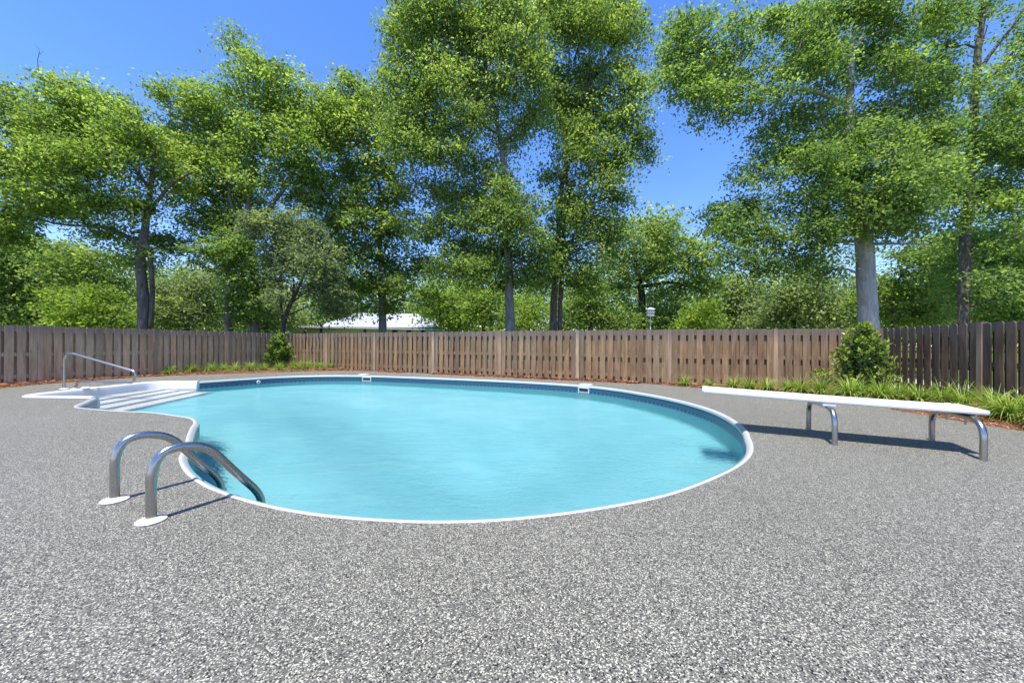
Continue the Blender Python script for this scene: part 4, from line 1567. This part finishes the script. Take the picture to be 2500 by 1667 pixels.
make_tree('massive_oak', 'nearest big tree with a thick smooth grey trunk behind the glossy shrub', 12.6,
          [[(2121, 808, 56), (2118, 740, 52), (2113, 660, 50), (2110, 600, 48), (2095, 540, 44), (2080, 470, 34), (2072, 390, 26), (2074, 300, 22), (2076, 200, 20), (2080, 120, 18), (2096, 40, 14), (2110, -60, 9)],
           [(2092, 535, 28), (2060, 470, 24), (2040, 420, 16), (2020, 330, 12), (2000, 250, 9)], [(2110, 540, 26), (2160, 480, 22), (2230, 420, 16), (2290, 370, 12)],
           [(2070, 260, 16), (2010, 232, 13), (1960, 218, 12), (1900, 222, 10), (1860, 218, 9), (1810, 190, 8), (1755, 165, 6), (1700, 110, 4)],
           [(2074, 245, 9), (1985, 252, 7), (1920, 255, 5), (1870, 280, 3)], [(2082, 110, 9), (2140, 80, 7), (2200, 62, 5), (2260, 60, 3)],
           [(2108, 590, 12), (2060, 590, 10), (1980, 600, 8), (1900, 640, 5), (1850, 670, 3)], [(2130, 596, 10), (2190, 595, 8), (2270, 597, 5)], [(2078, 300, 12), (2150, 270, 9), (2180, 210, 7), (2200, 160, 4)]],
          [(2110, 545, 55, 40, 1, 0, -1.3), (2070, 500, 60, 42, 1, 0, -1.5), (2140, 470, 60, 40, 1, 0, -1.4), (2080, 430, 60, 36, .9, 0, -1.2), (2060, 560, 50, 34, .9, 0, -1.2), (2080, 370, 50, 36, .8, 0, -1.1), (2300, 200, 50, 45, .9), (2290, 270, 45, 40, .9), (1665, 40, 42, 34), (1710, 75, 55, 45), (1660, 110, 48, 42), (1730, 135, 65, 45), (1650, 165, 40, 38, .8), (1700, 190, 60, 42), (1770, 195, 60, 40), (1630, 195, 22, 28, .7), (1700, 245, 48, 34, .8), (1765, 255, 60, 28, .7), (1830, 250, 50, 34, .9), (1700, 285, 12, 18, .6), (1780, 285, 36, 16, .6),
           (1800, 60, 40, 55, .9), (1810, 130, 45, 45, .9), (1870, 25, 42, 24, .7), (1940, 30, 60, 45), (2010, 30, 75, 50), (2090, 20, 75, 50), (2170, 30, 70, 50), (1930, 95, 50, 38, .8), (2000, 110, 75, 45), (2085, 105, 70, 45, .8), (2165, 110, 70, 45), (2240, 60, 50, 50, .9), (1900, 160, 60, 35, .8), (1975, 175, 70, 38, .8), (2050, 190, 55, 35, .6), (2140, 190, 70, 40, .8), (2220, 160, 60, 45, .8),
           (1880, 245, 45, 30, .7), (1930, 285, 60, 35, .9), (2010, 275, 70, 38), (2095, 275, 70, 38, .9), (2180, 265, 70, 40, .9), (2250, 250, 50, 45, .8), (1870, 320, 32, 28, .7), (1940, 350, 75, 40), (2030, 350, 85, 42), (2120, 345, 80, 42), (2210, 340, 75, 42), (2280, 330, 50, 45),
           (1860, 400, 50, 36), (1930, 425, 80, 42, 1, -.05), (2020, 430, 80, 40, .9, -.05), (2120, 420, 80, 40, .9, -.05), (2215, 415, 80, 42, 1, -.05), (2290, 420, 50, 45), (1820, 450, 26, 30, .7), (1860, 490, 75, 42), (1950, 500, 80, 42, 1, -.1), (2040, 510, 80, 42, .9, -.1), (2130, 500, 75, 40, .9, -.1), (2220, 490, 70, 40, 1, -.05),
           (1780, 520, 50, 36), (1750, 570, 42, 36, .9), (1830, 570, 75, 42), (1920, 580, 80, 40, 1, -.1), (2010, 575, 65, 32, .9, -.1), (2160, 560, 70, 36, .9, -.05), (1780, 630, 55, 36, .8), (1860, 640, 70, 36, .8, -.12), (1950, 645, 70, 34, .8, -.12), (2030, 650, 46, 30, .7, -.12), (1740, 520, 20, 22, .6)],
          'leaf_deep', 'bark_pale', cover=2.5, seed=8, tone=.0, lpx=8.2, clump_px=17, droop=.1)

make_tree('second_grey_tree', 'grey trunked tree with long diagonal limbs behind the dark fence', 16,
          [[(2352, 800, 34), (2352, 740, 33), (2356, 660, 32), (2356, 560, 31), (2366, 440, 29), (2376, 300, 27), (2382, 210, 25), (2388, 120, 20), (2400, 40, 16), (2410, -60, 10)],
           [(2382, 190, 15), (2420, 130, 13), (2460, 80, 11), (2505, 20, 8)], [(2376, 240, 11), (2420, 190, 9), (2480, 120, 6), (2540, 60, 4)], [(2370, 330, 12), (2430, 312, 9), (2500, 278, 7), (2560, 240, 4)], [(2384, 150, 7), (2400, 100, 5), (2412, 60, 3)]],
          [(2310, 30, 55, 45), (2330, 100, 50, 42, .8), (2420, 10, 55, 36, .7), (2490, 40, 50, 40, .5), (2300, 180, 50, 42, .8), (2350, 235, 50, 40, .7), (2440, 170, 45, 36, .35), (2500, 150, 40, 60, .6), (2470, 230, 55, 40, .6), (2420, 280, 60, 40, .8), (2490, 320, 55, 45), (2340, 320, 55, 40), (2400, 360, 70, 42), (2480, 400, 60, 42), (2330, 400, 50, 42),
           (2390, 440, 70, 42), (2470, 470, 65, 45), (2310, 470, 50, 36), (2540, 300, 60, 160, .8), (2400, 520, 70, 40, .8), (2320, 540, 50, 34, .7), (2380, 600, 44, 34, .7, 0, -1.2), (2340, 690, 40, 34, .7, 0, -1.2), (2400, 740, 44, 30, .6, 0, -1.0), (2560, 60, 50, 90, .5)],
          'leaf_deep', 'bark_brown', cover=2.4, seed=9, tone=.05, lpx=8)
print('leaves', TREE_STATS[0])

# ------------------------------------------------------------------ house beyond the fence
HD = 40.0
house = empty('white_roofed_house', (at(880, 808, HD).x, HD, 0), label='low cream house with pale metal roof seen between the trunks', cat='house')
ho = Vector((house.location.x, HD, 0))
X = lambda px: (px - 880) * HD / F
zt = lambda py: EYE + (838 - py) * HD / F
wall_top = zt(801)
MB().box(X(705), X(1100), 0, 7, 0, wall_top).obj('wall', M['cream'], house)
mb = MB().add([(X(699), -1.3, wall_top + .02), (X(1098), -1.3, zt(808) + .03), (X(1110), 7.2, zt(808) + .35), (X(699), 7.2, wall_top + .3),
               (X(699), -1.3, wall_top + .20), (X(1098), -1.3, zt(808) + .17), (X(1110), 7.2, zt(808) + .5), (X(699), 7.2, wall_top + .5)],
              [(0, 3, 2, 1), (4, 5, 6, 7), (0, 1, 5, 4), (1, 2, 6, 5), (2, 3, 7, 6), (3, 0, 4, 7)])
mb.obj('porch_roof', M['roofmetal'], house)
r0 = EYE + (838 - 797) * (HD + 1) / F
r1 = EYE + (838 - 764) * (HD + 6) / F
mb = MB().add([(X(764), 1, r0), (X(1068), 1, r0 - .12), (X(1068), 11, r0 - .12), (X(764), 11, r0), (X(815), 6, r1), (X(985), 6, r1 - .1)],
              [(0, 1, 5, 4), (1, 2, 5), (2, 3, 4, 5), (3, 0, 4), (0, 3, 2, 1)])
mb.obj('roof', M['roofmetal'], house)
MB().box(X(945), X(1062), .96, 1.1, zt(799.5), r0 - .14).obj('clerestory', M['dark'], house)
MB().box(X(770), X(1060), 1.15, 10.8, wall_top + .2, r0 - .12).obj('upper_wall', M['white'], house)
for a, b in ((755, 758), (793, 797), (898, 902)):
    MB().box(X(a), X(b), -1.1, -.9, 0, wall_top).obj('porch_post', M['dark'], house)
for a, b in ((957, 970), (993, 1004), (1028, 1037)):
    f_ = MB().box(X(a), X(b), -.03, .06, zt(820), zt(805.5)).obj('window', M['dark'], house)
for i in range(12):
    a = 757 + i * 8
    MB().tube([(X(a), -1.0, zt(806.5)), (X(a + 4), -1.0, zt(804)), (X(a + 8), -1.0, zt(806.5))], .02, 5).obj('scroll_trim', M['dark'], house)

# ------------------------------------------------------------------ birdhouse on its pole
bp = at(1588, 763, 15.5)
bh = empty('birdhouse', (bp.x, bp.y, 0), label='white two storey birdhouse on a thin pole against the round oak', cat='birdhouse')
zb = bp.z
MB().tube([(0, 0, -.03), (0, 0, zb - .14)], .018, 10).obj('pole', M['white'], bh)
for q, z in enumerate((zb - .13, zb + .01)):
    MB().box(-.13, .13, -.10, .10, z, z + .115).obj('storey', M['white'], bh)
    MB().box(-.165, .165, -.135, .135, z - .014, z - .002).obj('ledge', M['white'], bh)
    for s in (-.08, 0, .08):
        MB().lathe([(.020, 0), (.020, .004)], 12).obj('entrance_hole', M['dark'], bh, loc=(s, -.101, z + .055), rot=(math.pi / 2, 0, 0))
mb = MB().add([(-.18, -.15, zb + .13), (.18, -.15, zb + .13), (.18, .15, zb + .13), (-.18, .15, zb + .13), (-.03, 0, zb + .215), (.03, 0, zb + .215)],
              [(0, 1, 5, 4), (1, 2, 5), (2, 3, 4, 5), (3, 0, 4), (0, 3, 2, 1)])
mb.obj('roof', M['white'], bh)
